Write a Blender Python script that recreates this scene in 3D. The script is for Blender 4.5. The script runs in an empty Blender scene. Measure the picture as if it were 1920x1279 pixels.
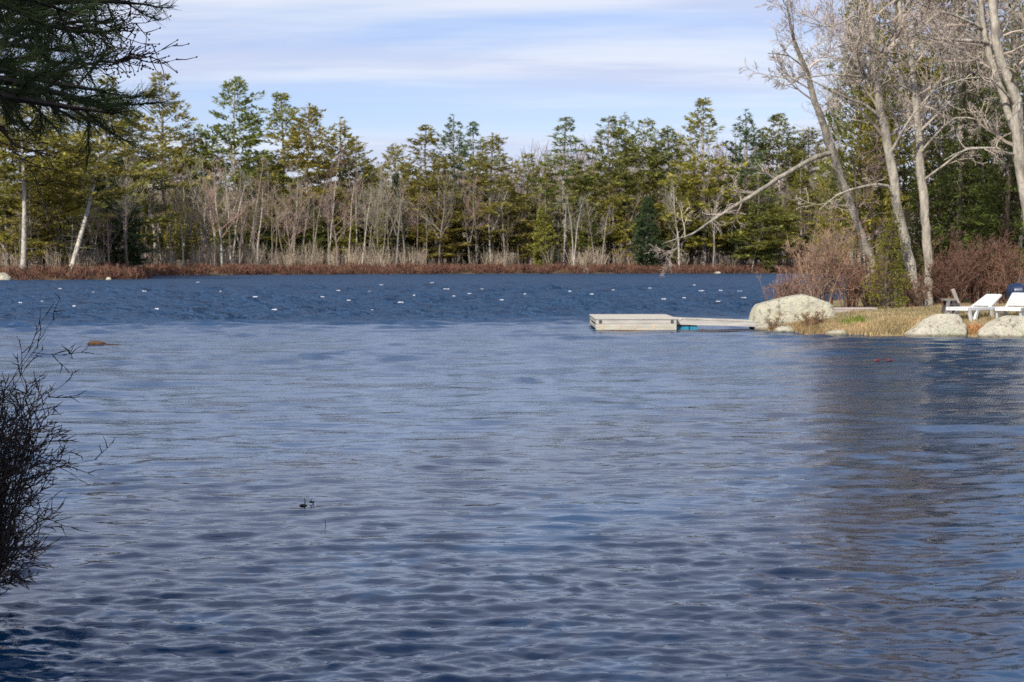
import bpy, math, random
import numpy as np
from mathutils import Vector, noise as mnoise

R = math.radians
scene = bpy.context.scene
COL = scene.collection

# ------------------------------------------------------------------ camera
FPX, CX, CY, HOR = 3000.0, 960.0, 639.5, 490.0      # focal length and horizon in photo pixels
CAM_Z = 2.0
PITCH = math.atan((CY - HOR) / FPX)
cam_d = bpy.data.cameras.new('camera')
cam_d.sensor_width = 36.0
cam_d.lens = 36.0 * FPX / 1920.0
cam_d.clip_start, cam_d.clip_end = 0.1, 6000.0
cam_d.dof.use_dof = True
cam_d.dof.focus_distance = 12.5
cam_d.dof.aperture_fstop = 5.6
cam = bpy.data.objects.new('camera', cam_d)
cam.location = (0, 0, CAM_Z)
cam.rotation_euler = (R(90) - PITCH, 0, 0)
COL.objects.link(cam)
scene.camera = cam

# ------------------------------------------------------------------ sky and sun
SUN_EL, SUN_AZ = R(38), math.atan2(-0.46, -0.82)     # behind the camera, to the left
world = bpy.data.worlds.new('World')
scene.world = world
world.use_nodes = True
wn, wl = world.node_tree.nodes, world.node_tree.links
wn.clear()
w_out = wn.new('ShaderNodeOutputWorld')
sky = wn.new('ShaderNodeTexSky')
sky.sky_type = 'NISHITA'
sky.sun_disc = False
sky.sun_elevation = SUN_EL
sky.sun_rotation = SUN_AZ % (2 * math.pi)
sky.air_density, sky.dust_density, sky.ozone_density = 1.0, 0.3, 3.0
bg_sky = wn.new('ShaderNodeBackground')
bg_sky.inputs['Strength'].default_value = 0.120
tint = wn.new('ShaderNodeMix')                       # cool white balance of the photograph
tint.data_type, tint.blend_type = 'RGBA', 'MULTIPLY'
tint.inputs[0].default_value = 1.0
tint.inputs[7].default_value = (0.93, 0.86, 1.02, 1)
wl.new(sky.outputs[0], tint.inputs[6])
wl.new(tint.outputs[2], bg_sky.inputs[0])
bg_cloud = wn.new('ShaderNodeBackground')
bg_cloud.inputs[0].default_value = (0.69, 0.745, 0.93, 1)
bg_cloud.inputs['Strength'].default_value = 1.0
CLOUD_LO, CLOUD_HI = (0.59, 0.645, 0.835, 1), (0.78, 0.82, 0.905, 1)
tc = wn.new('ShaderNodeTexCoord')
sep = wn.new('ShaderNodeSeparateXYZ')
wl.new(tc.outputs['Generated'], sep.inputs[0])


def wmath(op, a, b=None, clamp=False):
    n = wn.new('ShaderNodeMath')
    n.operation = op
    n.use_clamp = clamp
    for i, v in enumerate((a, b)):
        if v is None:
            continue
        if isinstance(v, (int, float)):
            n.inputs[i].default_value = v
        else:
            wl.new(v, n.inputs[i])
    return n.outputs[0]


zz = wmath('ADD', wmath('MAXIMUM', sep.outputs[2], 0.0), 0.07)
com = wn.new('ShaderNodeCombineXYZ')
wl.new(wmath('MULTIPLY', wmath('DIVIDE', sep.outputs[0], zz), 0.32), com.inputs[0])
wl.new(wmath('DIVIDE', sep.outputs[1], zz), com.inputs[1])
cn = wn.new('ShaderNodeTexNoise')
cn.inputs['Scale'].default_value = 0.9
cn.inputs['Detail'].default_value = 6.0
cn.inputs['Roughness'].default_value = 0.55
cn.inputs['Distortion'].default_value = 0.3
wl.new(com.outputs[0], cn.inputs['Vector'])
cr = wn.new('ShaderNodeMapRange')
cr.inputs['From Min'].default_value = 0.29
cr.inputs['From Max'].default_value = 0.62
cr.inputs['To Min'].default_value = 0.0
cr.inputs['To Max'].default_value = 0.88
cr.interpolation_type = 'SMOOTHSTEP'
wl.new(cn.outputs[0], cr.inputs[0])
com2 = wn.new('ShaderNodeCombineXYZ')
wl.new(wmath('MULTIPLY', wmath('DIVIDE', sep.outputs[0], zz), 0.55), com2.inputs[0])
wl.new(wmath('MULTIPLY', wmath('DIVIDE', sep.outputs[1], zz), 1.5), com2.inputs[1])
com2.inputs[2].default_value = 3.7
cn2 = wn.new('ShaderNodeTexNoise')
cn2.inputs['Scale'].default_value = 1.2
cn2.inputs['Detail'].default_value = 7.0
cn2.inputs['Roughness'].default_value = 0.6
wl.new(com2.outputs[0], cn2.inputs['Vector'])
cr2 = wn.new('ShaderNodeMapRange')
cr2.inputs['From Min'].default_value = 0.40
cr2.inputs['From Max'].default_value = 0.62
cr2.interpolation_type = 'SMOOTHSTEP'
wl.new(cn2.outputs[0], cr2.inputs[0])
cmix = wn.new('ShaderNodeMix')
cmix.data_type = 'RGBA'
cmix.inputs[6].default_value, cmix.inputs[7].default_value = CLOUD_LO, CLOUD_HI
wl.new(cr2.outputs[0], cmix.inputs[0])
wl.new(cmix.outputs[2], bg_cloud.inputs[0])
w_mix = wn.new('ShaderNodeMixShader')
wl.new(cr.outputs[0], w_mix.inputs[0])
wl.new(bg_sky.outputs[0], w_mix.inputs[1])
wl.new(bg_cloud.outputs[0], w_mix.inputs[2])
wl.new(w_mix.outputs[0], w_out.inputs[0])

sun_d = bpy.data.lights.new('sun', 'SUN')
sun_d.energy = 4.6
sun_d.angle = R(0.53)
sun_d.color = (1.0, 0.94, 0.84)
sun = bpy.data.objects.new('sun', sun_d)
sdir = Vector((math.sin(SUN_AZ) * math.cos(SUN_EL), math.cos(SUN_AZ) * math.cos(SUN_EL), math.sin(SUN_EL)))
sun.rotation_euler = (-sdir).to_track_quat('-Z', 'Y').to_euler()
sun.location = sdir * 60
COL.objects.link(sun)

scene.view_settings.view_transform = 'Standard'
scene.view_settings.look = 'None'
scene.view_settings.exposure = 0.12
scene.view_settings.gamma = 1.0
scene.view_settings.use_curve_mapping = False
scene.render.engine = 'CYCLES'
cy = scene.cycles
cy.max_bounces, cy.diffuse_bounces, cy.glossy_bounces = 5, 2, 3
cy.transmission_bounces, cy.transparent_max_bounces = 2, 4
cy.caustics_reflective = cy.caustics_refractive = False
cy.use_denoising = False
cy.sample_clamp_indirect = 6.0

# ------------------------------------------------------------------ helpers
FWD = (math.cos(PITCH), -math.sin(PITCH))            # y, z of the view axis
UPV = (math.sin(PITCH), math.cos(PITCH))


def pt(u, v, Y):
    """world point seen at photo pixel (u, v) at depth y = Y"""
    a, b = (u - CX) / FPX, (CY - v) / FPX
    dy, dz = FWD[0] + b * UPV[0], FWD[1] + b * UPV[1]
    t = Y / dy
    return Vector((a * t, Y, CAM_Z + dz * t))


def water_y(v):
    return CAM_Z / math.tan(math.atan((v - CY) / FPX) + PITCH)


def mesh_np(name, V, F, mat=None, smooth=False):
    """V (n,3), F list of (m,k) integer arrays"""
    me = bpy.data.meshes.new(name)
    V = np.asarray(V, dtype=np.float32)
    F = [np.asarray(f, dtype=np.int32) for f in F if len(f)]
    me.vertices.add(len(V))
    me.vertices.foreach_set('co', V.ravel())
    loops = np.concatenate([f.ravel() for f in F])
    tot = np.concatenate([np.full(len(f), f.shape[1], dtype=np.int32) for f in F])
    start = np.concatenate([[0], np.cumsum(tot)[:-1]]).astype(np.int32)
    me.loops.add(len(loops))
    me.loops.foreach_set('vertex_index', loops)
    me.polygons.add(len(tot))
    me.polygons.foreach_set('loop_start', start)
    me.polygons.foreach_set('loop_total', tot)
    me.polygons.foreach_set('use_smooth', np.full(len(tot), bool(smooth)))
    me.update(calc_edges=True)
    if mat:
        me.materials.append(mat)
    return me


def link(name, me, parent=None, loc=(0, 0, 0), color=None):
    o = bpy.data.objects.new(name, me)
    COL.objects.link(o)
    o.location = loc
    if parent:
        o.parent = parent
    if color:
        o.color = (*color, 1)
    return o


def tag(o, label=None, cat=None, group=None, kind=None):
    if label:
        o['label'] = label
    if cat:
        o['category'] = cat
    if group:
        o['group'] = group
    if kind:
        o['kind'] = kind
    return o


def thing(name, label, cat, loc=(0, 0, 0), group=None):
    o = bpy.data.objects.new(name, None)
    o.empty_display_size = 0.1
    COL.objects.link(o)
    o.location = loc
    return tag(o, label, cat, group)


class Tubes:
    def __init__(self):
        self.P, self.r, self.n = [], [], []

    def add(self, pts, radii):
        self.P.extend((p[0], p[1], p[2]) for p in pts)
        self.r.extend(radii)
        self.n.append(len(pts))

    def arrays(self, sides):
        P = np.array(self.P, dtype=float)
        r = np.array(self.r, dtype=float)
        n = np.array(self.n)
        N = len(P)
        start = np.concatenate([[0], np.cumsum(n)[:-1]])
        last = start + n - 1
        first_m = np.zeros(N, bool); first_m[start] = True
        last_m = np.zeros(N, bool); last_m[last] = True
        nx = np.where(last_m, np.arange(N), np.arange(N) + 1)
        pv = np.where(first_m, np.arange(N), np.arange(N) - 1)
        T = P[nx] - P[pv]
        T /= np.linalg.norm(T, axis=1)[:, None] + 1e-9
        D = P[last] - P[start]
        ad = np.abs(D)
        ref = np.eye(3)[np.argmin(ad, axis=1)]
        ref = np.repeat(ref, n, axis=0)
        U = np.cross(T, ref)
        U /= np.linalg.norm(U, axis=1)[:, None] + 1e-9
        W = np.cross(T, U)
        a = np.arange(sides) * 2 * math.pi / sides
        V = P[:, None, :] + r[:, None, None] * (np.cos(a)[None, :, None] * U[:, None, :] + np.sin(a)[None, :, None] * W[:, None, :])
        i = np.nonzero(~last_m)[0]
        k = np.arange(sides)
        k2 = (k + 1) % sides
        A = i[:, None] * sides
        F = np.stack([A + k, A + k2, A + sides + k2, A + sides + k], axis=2).reshape(-1, 4)
        return V.reshape(-1, 3), F

    def mesh(self, name, sides, mat, smooth=False):
        V, F = self.arrays(sides)
        return mesh_np(name, V, [F], mat, smooth)


def merge(parts):
    """[(V, F4), ...] -> one V, F"""
    Vs, Fs, o = [], [], 0
    for V, F in parts:
        Vs.append(V); Fs.append(F + o); o += len(V)
    return np.concatenate(Vs), np.concatenate(Fs)


class Boxes:
    """boxes (optionally sheared between two ends) gathered into one mesh"""
    def __init__(self):
        self.V, self.F = [], []

    def hexa(self, c):
        o = len(self.V)
        self.V.extend(tuple(p) for p in c)
        for f in ((0, 3, 2, 1), (4, 5, 6, 7), (0, 1, 5, 4), (1, 2, 6, 5), (2, 3, 7, 6), (3, 0, 4, 7)):
            self.F.append(tuple(o + k for k in f))
        return self

    def box(self, x0, x1, y0, y1, z0, z1):
        return self.hexa([(x0, y0, z0), (x1, y0, z0), (x1, y1, z0), (x0, y1, z0), (x0, y0, z1), (x1, y0, z1), (x1, y1, z1), (x0, y1, z1)])

    def bar(self, a, b, w, h, side=None):
        """rectangular bar from a to b, w across `side`, h the other way"""
        a, b = Vector(a), Vector(b)
        t = (b - a).normalized()
        s = Vector(side) if side else (Vector((0, 0, 1)).cross(t) if abs(t.z) < 0.95 else Vector((1, 0, 0)))
        s = (s - t * s.dot(t)).normalized()
        u = t.cross(s).normalized()
        c = []
        for p in (a, b):
            for i, j in ((-1, -1), (1, -1), (1, 1), (-1, 1)):
                c.append(p + s * (i * w / 2) + u * (j * h / 2))
        return self.hexa(c)

    def build(self, name, mat, parent=None, bevel=0.0, color=None, loc=(0, 0, 0)):
        me = bpy.data.meshes.new(name)
        me.from_pydata(self.V, [], self.F)
        me.materials.append(mat)
        o = link(name, me, parent, loc, color)
        if bevel:
            m = o.modifiers.new('bevel', 'BEVEL')
            m.width, m.segments = bevel, 2
        return o


# ------------------------------------------------------------------ materials
def new_mat(name):
    m = bpy.data.materials.new(name)
    m.use_nodes = True
    nt = m.node_tree
    b = nt.nodes['Principled BSDF']
    return m, nt, b


def n_noise(nt, scale, detail=4.0, rough=0.55, vec=None, coord='Object', stretch=None):
    t = nt.nodes.new('ShaderNodeTexNoise')
    t.inputs['Scale'].default_value = scale
    t.inputs['Detail'].default_value = detail
    t.inputs['Roughness'].default_value = rough
    if vec is None:
        c = nt.nodes.new('ShaderNodeTexCoord')
        vec = c.outputs[coord]
    if stretch:
        mp = nt.nodes.new('ShaderNodeMapping')
        mp.inputs['Scale'].default_value = stretch
        nt.links.new(vec, mp.inputs[0])
        vec = mp.outputs[0]
    nt.links.new(vec, t.inputs['Vector'])
    return t.outputs[0]


def n_ramp(nt, fac, stops):
    r = nt.nodes.new('ShaderNodeValToRGB')
    e = r.color_ramp.elements
    while len(e) < len(stops):
        e.new(0.5)
    for k, (p, c) in zip(e, stops):
        k.position = p
        k.color = (*c, 1) if len(c) == 3 else c
    nt.links.new(fac, r.inputs[0])
    return r.outputs[0]


def n_mul(nt, a, b, mode='MULTIPLY', fac=1.0):
    m = nt.nodes.new('ShaderNodeMix')
    m.data_type = 'RGBA'
    m.blend_type = mode
    m.inputs[0].default_value = fac
    nt.links.new(a, m.inputs[6])
    nt.links.new(b, m.inputs[7])
    return m.outputs[2]


def n_bump(nt, b, h, strength=0.4, dist=0.02):
    n = nt.nodes.new('ShaderNodeBump')
    n.inputs['Strength'].default_value = strength
    n.inputs['Distance'].default_value = dist
    nt.links.new(h, n.inputs['Height'])
    nt.links.new(n.outputs[0], b.inputs['Normal'])


def tinted(name, scale, lo, hi, rough=0.85, island=0.0, trans=0.0, spec=0.2, bump=None, stretch=None):
    """colour of the object itself (obj.color) times a noise from lo to hi"""
    m, nt, b = new_mat(name)
    oi = nt.nodes.new('ShaderNodeObjectInfo')
    c = oi.outputs['Color']
    nz = n_noise(nt, scale, stretch=stretch)
    c = n_mul(nt, c, n_ramp(nt, nz, [(0.28, lo), (0.72, hi)]))
    if island:
        g = nt.nodes.new('ShaderNodeNewGeometry')
        c = n_mul(nt, c, n_ramp(nt, g.outputs['Random Per Island'], [(0.0, (1 - island,) * 3), (1.0, (1 + island, 1 + island, 1 + island * 0.6))]))
    nt.links.new(c, b.inputs['Base Color'])
    b.inputs['Roughness'].default_value = rough
    b.inputs['Specular IOR Level'].default_value = spec
    if bump:
        n_bump(nt, b, n_noise(nt, bump[0], stretch=stretch), bump[1], bump[2])
    if trans:
        tr = nt.nodes.new('ShaderNodeBsdfTranslucent')
        nt.links.new(c, tr.inputs[0])
        mx = nt.nodes.new('ShaderNodeMixShader')
        mx.inputs[0].default_value = trans
        nt.links.new(b.outputs[0], mx.inputs[1])
        nt.links.new(tr.outputs[0], mx.inputs[2])
        nt.links.new(mx.outputs[0], nt.nodes['Material Output'].inputs[0])
    return m


M_NEEDLE = tinted('needles', 0.5, (0.62, 0.66, 0.6), (1.35, 1.28, 1.2), 0.7, 0.4, 0.35, 0.25)
M_BARK = tinted('bark', 6.0, (0.42, 0.41, 0.40), (1.5, 1.47, 1.38), 0.95, 0, 0, 0.1, (16, 1.0, 0.06), (1, 1, 0.3))
M_TWIG = tinted('twigs', 0.7, (0.7, 0.7, 0.7), (1.25, 1.22, 1.2), 0.9, 0.25, 0, 0.1)
M_WOOD = tinted('weathered_wood', 5.0, (0.72, 0.72, 0.72), (1.2, 1.19, 1.16), 0.85, 0, 0, 0.2, (30, 0.3, 0.004), (0.25, 3, 3))
M_BLADE = tinted('dry_grass', 0.9, (0.65, 0.7, 0.6), (1.3, 1.25, 1.15), 0.85, 0.4, 0.15, 0.15)


def plain(name, col, rough=0.5, spec=0.5, metallic=0.0, var=0.12, scale=6.0):
    m, nt, b = new_mat(name)
    nz = n_noise(nt, scale)
    nt.links.new(n_ramp(nt, nz, [(0.3, tuple(c * (1 - var) for c in col)), (0.7, tuple(min(1, c * (1 + var)) for c in col))]), b.inputs['Base Color'])
    b.inputs['Roughness'].default_value = rough
    b.inputs['Specular IOR Level'].default_value = spec
    b.inputs['Metallic'].default_value = metallic
    return m


M_PLASTIC = plain('white_plastic', (0.74, 0.74, 0.70), 0.35, 0.5, 0, 0.03)
M_METAL = plain('dull_metal', (0.10, 0.10, 0.095), 0.5, 0.5, 0.4, 0.3, 20)
M_BLUE_TUB = plain('blue_plastic', (0.015, 0.03, 0.075), 0.25, 0.5, 0, 0.1)
M_TEAL = plain('teal_foam', (0.02, 0.22, 0.34), 0.5, 0.4, 0, 0.15)
M_RED = plain('red_plastic', (0.16, 0.02, 0.03), 0.4, 0.5)
M_ORANGE = plain('faded_reflector', (0.75, 0.48, 0.30), 0.4, 0.5)
M_FOAM = plain('foam', (0.78, 0.80, 0.82), 0.8, 0.2, 0, 0.08)
M_WEED = plain('wet_weed', (0.012, 0.016, 0.010), 0.4, 0.5, 0, 0.3, 30)
M_ROPE = plain('old_rope', (0.13, 0.10, 0.08), 0.9, 0.1, 0, 0.2, 30)


def rock_mat(name, base, dark, lichen):
    m, nt, b = new_mat(name)
    big = n_noise(nt, 2.2, 6, 0.62)
    fine = n_noise(nt, 22, 6, 0.7)
    c = n_ramp(nt, big, [(0.32, dark), (0.5, base), (0.68, lichen)])
    c = n_mul(nt, c, n_ramp(nt, fine, [(0.30, (0.45, 0.44, 0.42)), (0.44, (0.95, 0.95, 0.93)), (0.75, (1.2, 1.2, 1.16))]))
    spots = n_noise(nt, 7.0, 3, 0.5)
    c = n_mul(nt, c, n_ramp(nt, spots, [(0.34, (0.50, 0.49, 0.44)), (0.42, (1, 1, 1)), (0.66, (1, 1, 1)), (0.72, (1.18, 1.2, 1.08))]))
    gp = nt.nodes.new('ShaderNodeNewGeometry')
    sx = nt.nodes.new('ShaderNodeSeparateXYZ')
    nt.links.new(gp.outputs['Position'], sx.inputs[0])
    wet = nt.nodes.new('ShaderNodeMapRange')          # darker where the waves keep the stone wet
    wet.inputs['From Min'].default_value, wet.inputs['From Max'].default_value = 0.03, 0.09
    nt.links.new(sx.outputs[2], wet.inputs[0])
    c = n_mul(nt, c, n_ramp(nt, wet.outputs[0], [(0.0, (0.42, 0.39, 0.34)), (1.0, (1, 1, 1))]))
    nt.links.new(c, b.inputs['Base Color'])
    b.inputs['Roughness'].default_value = 0.9
    b.inputs['Specular IOR Level'].default_value = 0.2
    vo = nt.nodes.new('ShaderNodeTexVoronoi')
    vo.feature = 'DISTANCE_TO_EDGE'
    vo.inputs['Scale'].default_value = 0.85
    vo.inputs['Randomness'].default_value = 1.0
    co = nt.nodes.new('ShaderNodeTexCoord')
    wv = nt.nodes.new('ShaderNodeMix')
    wv.data_type = 'VECTOR'
    wv.inputs[0].default_value = 0.3
    wn_ = nt.nodes.new('ShaderNodeTexNoise')
    wn_.inputs['Scale'].default_value = 3.0
    nt.links.new(co.outputs['Object'], wn_.inputs['Vector'])
    nt.links.new(co.outputs['Object'], wv.inputs[4])
    nt.links.new(wn_.outputs[1], wv.inputs[5])
    nt.links.new(wv.outputs[1], vo.inputs['Vector'])
    crack = n_ramp(nt, vo.outputs['Distance'], [(0.0, (0.66, 0.65, 0.62)), (0.008, (0.88, 0.88, 0.86)), (0.02, (1, 1, 1))])
    c = n_mul(nt, c, crack)
    nt.links.new(c, b.inputs['Base Color'])
    h = n_mul(nt, n_ramp(nt, n_noise(nt, 9, 8, 0.7), [(0.2, (0, 0, 0)), (0.8, (1, 1, 1))]), crack)
    n_bump(nt, b, h, 1.0, 0.045)
    return m


M_ROCK = rock_mat('granite', (0.50, 0.465, 0.365), (0.37, 0.345, 0.28), (0.53, 0.51, 0.37))
M_ROCK_PALE = rock_mat('pale_granite', (0.58, 0.53, 0.42), (0.40, 0.37, 0.30), (0.50, 0.50, 0.37))
M_ROCK_BROWN = rock_mat('brown_rock', (0.16, 0.085, 0.045), (0.10, 0.055, 0.03), (0.19, 0.115, 0.06))


def ground_mat():
    m, nt, b = new_mat('forest_floor')
    c = n_ramp(nt, n_noise(nt, 0.35, 6, 0.6), [(0.3, (0.075, 0.055, 0.035)), (0.55, (0.13, 0.095, 0.065)), (0.75, (0.15, 0.125, 0.08))])
    nt.links.new(c, b.inputs['Base Color'])
    b.inputs['Roughness'].default_value = 0.95
    b.inputs['Specular IOR Level'].default_value = 0.1
    n_bump(nt, b, n_noise(nt, 3, 6), 0.6, 0.2)
    return m


def shore_mat():
    m, nt, b = new_mat('grassy_shore')
    c = n_ramp(nt, n_noise(nt, 0.8, 7, 0.62), [(0.3, (0.22, 0.15, 0.085)), (0.5, (0.34, 0.26, 0.15)), (0.68, (0.26, 0.26, 0.10))])
    c = n_mul(nt, c, n_ramp(nt, n_noise(nt, 30, 5, 0.7), [(0.3, (0.6, 0.6, 0.6)), (0.7, (1.2, 1.2, 1.15))]))
    nt.links.new(c, b.inputs['Base Color'])
    b.inputs['Roughness'].default_value = 0.95
    b.inputs['Specular IOR Level'].default_value = 0.1
    n_bump(nt, b, n_noise(nt, 25, 6), 0.8, 0.04)
    return m


def water_mat():
    m, nt, b = new_mat('lake_water')
    b.inputs['Base Color'].default_value = (0.006, 0.042, 0.108, 1)
    b.inputs['IOR'].default_value = 1.5
    b.inputs['Specular IOR Level'].default_value = 0.5
    L = nt.links
    geo = nt.nodes.new('ShaderNodeNewGeometry')
    pos = geo.outputs['Position']
    sp = nt.nodes.new('ShaderNodeSeparateXYZ')
    L.new(pos, sp.inputs[0])

    def mth(op, a, c=None, clamp=False):
        n = nt.nodes.new('ShaderNodeMath'); n.operation = op; n.use_clamp = clamp
        for i, v in enumerate((a, c)):
            if v is None: continue
            if isinstance(v, (int, float)): n.inputs[i].default_value = v
            else: L.new(v, n.inputs[i])
        return n.outputs[0]
    # open lake beyond the lee of the shore: the wind roughens the surface
    edge = n_noise(nt, 0.12, 4, 0.6, pos, stretch=(0.35, 1, 1))
    yy = mth('ADD', sp.outputs[1], mth('MULTIPLY', mth('SUBTRACT', edge, 0.5), 26.0))
    yy = mth('SUBTRACT', yy, mth('MULTIPLY', sp.outputs[0], 0.35))
    rough_zone = nt.nodes.new('ShaderNodeMapRange')
    rough_zone.interpolation_type = 'SMOOTHSTEP'
    rough_zone.inputs['From Min'].default_value = 50.0
    rough_zone.inputs['From Max'].default_value = 60.0
    L.new(yy, rough_zone.inputs[0])
    z = rough_zone.outputs[0]
    # slopes of the ripples too small to see one by one, as roughness
    rg = nt.nodes.new('ShaderNodeMapRange')
    rg.inputs['From Min'].default_value = 8.0
    rg.inputs['From Max'].default_value = 45.0
    rg.inputs['To Min'].default_value = 0.05
    rg.inputs['To Max'].default_value = 0.20
    L.new(sp.outputs[1], rg.inputs[0])
    L.new(mth('ADD', rg.outputs[0], mth('MULTIPLY', z, 0.44)), b.inputs['Roughness'])
    gust = n_noise(nt, 0.22, 4, 0.6, pos, stretch=(0.5, 1, 1))
    rip = n_noise(nt, 4.2, 4, 0.6, pos, stretch=(0.5, 1.2, 1))
    chop = n_noise(nt, 1.6, 4, 0.6, pos, stretch=(0.6, 1.1, 1))
    n1 = nt.nodes.new('ShaderNodeBump')
    n1.inputs['Strength'].default_value = 1.0
    reach = nt.nodes.new('ShaderNodeMapRange')
    reach.inputs['From Min'].default_value = 9.0
    reach.inputs['From Max'].default_value = 34.0
    reach.inputs['To Min'].default_value = 0.006
    reach.inputs['To Max'].default_value = 0.022
    L.new(sp.outputs[1], reach.inputs[0])
    L.new(mth('MULTIPLY', mth('ADD', gust, 0.3), reach.outputs[0]), n1.inputs['Distance'])
    L.new(mth('MULTIPLY', mth('POWER', rip, 3.0), 2.2), n1.inputs['Height'])
    n2 = nt.nodes.new('ShaderNodeBump')
    n2.inputs['Strength'].default_value = 1.0
    L.new(mth('MULTIPLY', z, 0.9), n2.inputs['Distance'])
    L.new(chop, n2.inputs['Height'])
    L.new(n1.outputs[0], n2.inputs['Normal'])
    L.new(n2.outputs[0], b.inputs['Normal'])
    return m


M_GROUND, M_SHORE, M_WATER = ground_mat(), shore_mat(), water_mat()

# ------------------------------------------------------------------ terrain
FAR_LAND = [(-600, 150), (-90, 164), (-66, 168), (-52, 169), (-44, 170.5), (-41.5, 174), (-44, 190), (-51, 208), (-52, 219), (-46, 229), (-33, 239), (-15, 250), (0, 257),
            (30, 261), (60, 262), (100, 255), (140, 230), (600, 200), (600, 1700), (-600, 1700)]
RIGHT_LAND = [(7.25, 46.6), (7.6, 45.0), (8.2, 44.0), (8.8, 43.5), (10.0, 43.0), (10.8, 42.75), (12, 42.6), (13.5, 42.25), (17, 41), (25, 36), (40, 25), (600, 0), (600, 190),
              (100, 150), (40, 110), (20, 84), (12.5, 66), (9.6, 58), (8.0, 52), (7.3, 49)]
NEAR_BANK = [(-600, 80), (-60, 40), (-20, 18), (-8, 13), (-4.4, 10.6), (-3.35, 9.2), (-3.05, 7.6), (-2.9, 5), (-2.0, 3.2), (0, 2.5), (4, 2.3), (10, 1.5), (600, -40), (600, -300), (-600, -300)]


def signed(poly, X, Y):
    """distance to the polygon's edge, positive inside"""
    d = np.full(X.shape, 1e9)
    inside = np.zeros(X.shape, bool)
    n = len(poly)
    for i in range(n):
        (x0, y0), (x1, y1) = poly[i], poly[(i + 1) % n]
        ex, ey = x1 - x0, y1 - y0
        t = np.clip(((X - x0) * ex + (Y - y0) * ey) / (ex * ex + ey * ey), 0, 1)
        d = np.minimum(d, np.hypot(X - x0 - t * ex, Y - y0 - t * ey))
        c = ((y0 > Y) != (y1 > Y))
        xi = x0 + (Y - y0) * ex / (ey if ey else 1e-9)
        inside ^= c & (X < xi)
    return np.where(inside, d, -d)


rngs = np.random.default_rng(5)
WV = [(rngs.uniform(-1, 1), rngs.uniform(-1, 1), rngs.uniform(0, 6.28)) for _ in range(12)]


def wobble(X, Y, scale):
    s = np.zeros(np.shape(X))
    for i, (a, b, p) in enumerate(WV):
        s = s + np.sin((X * a + Y * b) * scale * (1 + i * 0.35) + p) / (1 + i * 0.4)
    return s / 3.0


def under(s):
    return -np.minimum(2.2, 0.04 + 0.22 * -s)


def h_far(X, Y):
    s = signed(FAR_LAND, X, Y)
    r = np.clip((Y - 330) / 330, 0, 1)
    r = r * r * (3 - 2 * r)
    ridge = 28 + 5 * np.sin(X * 0.011 + 0.6) + 3 * np.sin(X * 0.03) - 10 * np.clip((20 - X) / 120, 0, 1)
    land = 0.75 * (1 - np.exp(-np.maximum(s, 0) / 3)) + 0.012 * np.clip(s, 0, 80) + 0.12 * wobble(X, Y, 0.2) + r * ridge
    return np.where(s > 0, np.maximum(land, 0.02), under(s))


def h_right(X, Y):
    s = signed(RIGHT_LAND, X, Y)
    land = 0.42 * (1 - np.exp(-np.maximum(s, 0) / (0.35 + 1.6 * np.clip((10.3 - X) / 1.4, 0, 1)))) + 0.03 * np.clip(s, 0, 8) + 0.02 * wobble(X, Y, 1.6) * np.clip(s, 0, 1)
    return np.where(s > 0, land, under(s))


def h_near(X, Y):
    s = signed(NEAR_BANK, X, Y)
    land = 0.4 * (1 - np.exp(-np.maximum(s, 0) / 0.6)) + 0.03 * np.clip(s, 0, 12) + 0.03 * wobble(X, Y, 1.2) * np.clip(s, 0, 1)
    return np.where(s > 0, land, under(s))


def hz(f, x, y):
    return float(f(np.array([float(x)]), np.array([float(y)]))[0])


def sheet(name, xs, ys, hfun, mat):
    X, Y = np.meshgrid(xs, ys)
    Z = hfun(X, Y)
    nx, ny = len(xs), len(ys)
    i = (np.arange(ny - 1)[:, None] * nx + np.arange(nx - 1)[None, :]).ravel()
    F = np.stack([i, i + 1, i + nx + 1, i + nx], axis=1)
    me = mesh_np(name, np.stack([X, Y, Z], axis=2).reshape(-1, 3), [F], mat, True)
    return tag(link(name, me), kind='structure')


xs = np.concatenate([np.linspace(-1400, -160, 40), np.arange(-156, 157, 3.0), np.linspace(160, 1400, 40)])
ys = np.concatenate([np.linspace(-300, 140, 24), np.arange(145, 290, 2.0), np.linspace(294, 1700, 90)])
ground = sheet('ground', xs, ys, lambda X, Y: np.where(Y < 140, -2.6, h_far(X, Y)), M_GROUND)
xr = np.concatenate([np.arange(5.5, 17, 0.14), np.linspace(17.2, 60, 60), np.linspace(64, 560, 30)])
yr = np.concatenate([np.linspace(0, 36, 20), np.arange(36.5, 41, 0.5), np.arange(41.2, 54, 0.14), np.linspace(54.5, 188, 70)])
sheet('shore_ground', xr, yr, h_right, M_SHORE)
xn = np.concatenate([np.linspace(-560, -14, 30), np.arange(-13.6, 6, 0.3), np.linspace(7, 560, 30)])
yn = np.concatenate([np.linspace(-290, -12, 20), np.arange(-11, 16, 0.3), np.linspace(17, 80, 30)])
sheet('bank_ground', xn, yn, h_near, M_GROUND)

# ------------------------------------------------------------------ water: real waves, finer where they are near
rw = np.random.default_rng(11)


def waves(n, lmin, lmax, slope, spread):
    out = []
    for _ in range(n):
        lam = math.exp(rw.uniform(math.log(lmin), math.log(lmax)))
        ang = rw.normal(-math.pi / 2 + 0.12, spread)
        k = 2 * math.pi / lam
        out.append((0.62 * k * math.cos(ang), k * math.sin(ang), rw.uniform(0, 6.283), lam, slope * math.sqrt(2.0 / n) / k))
    return out


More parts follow.
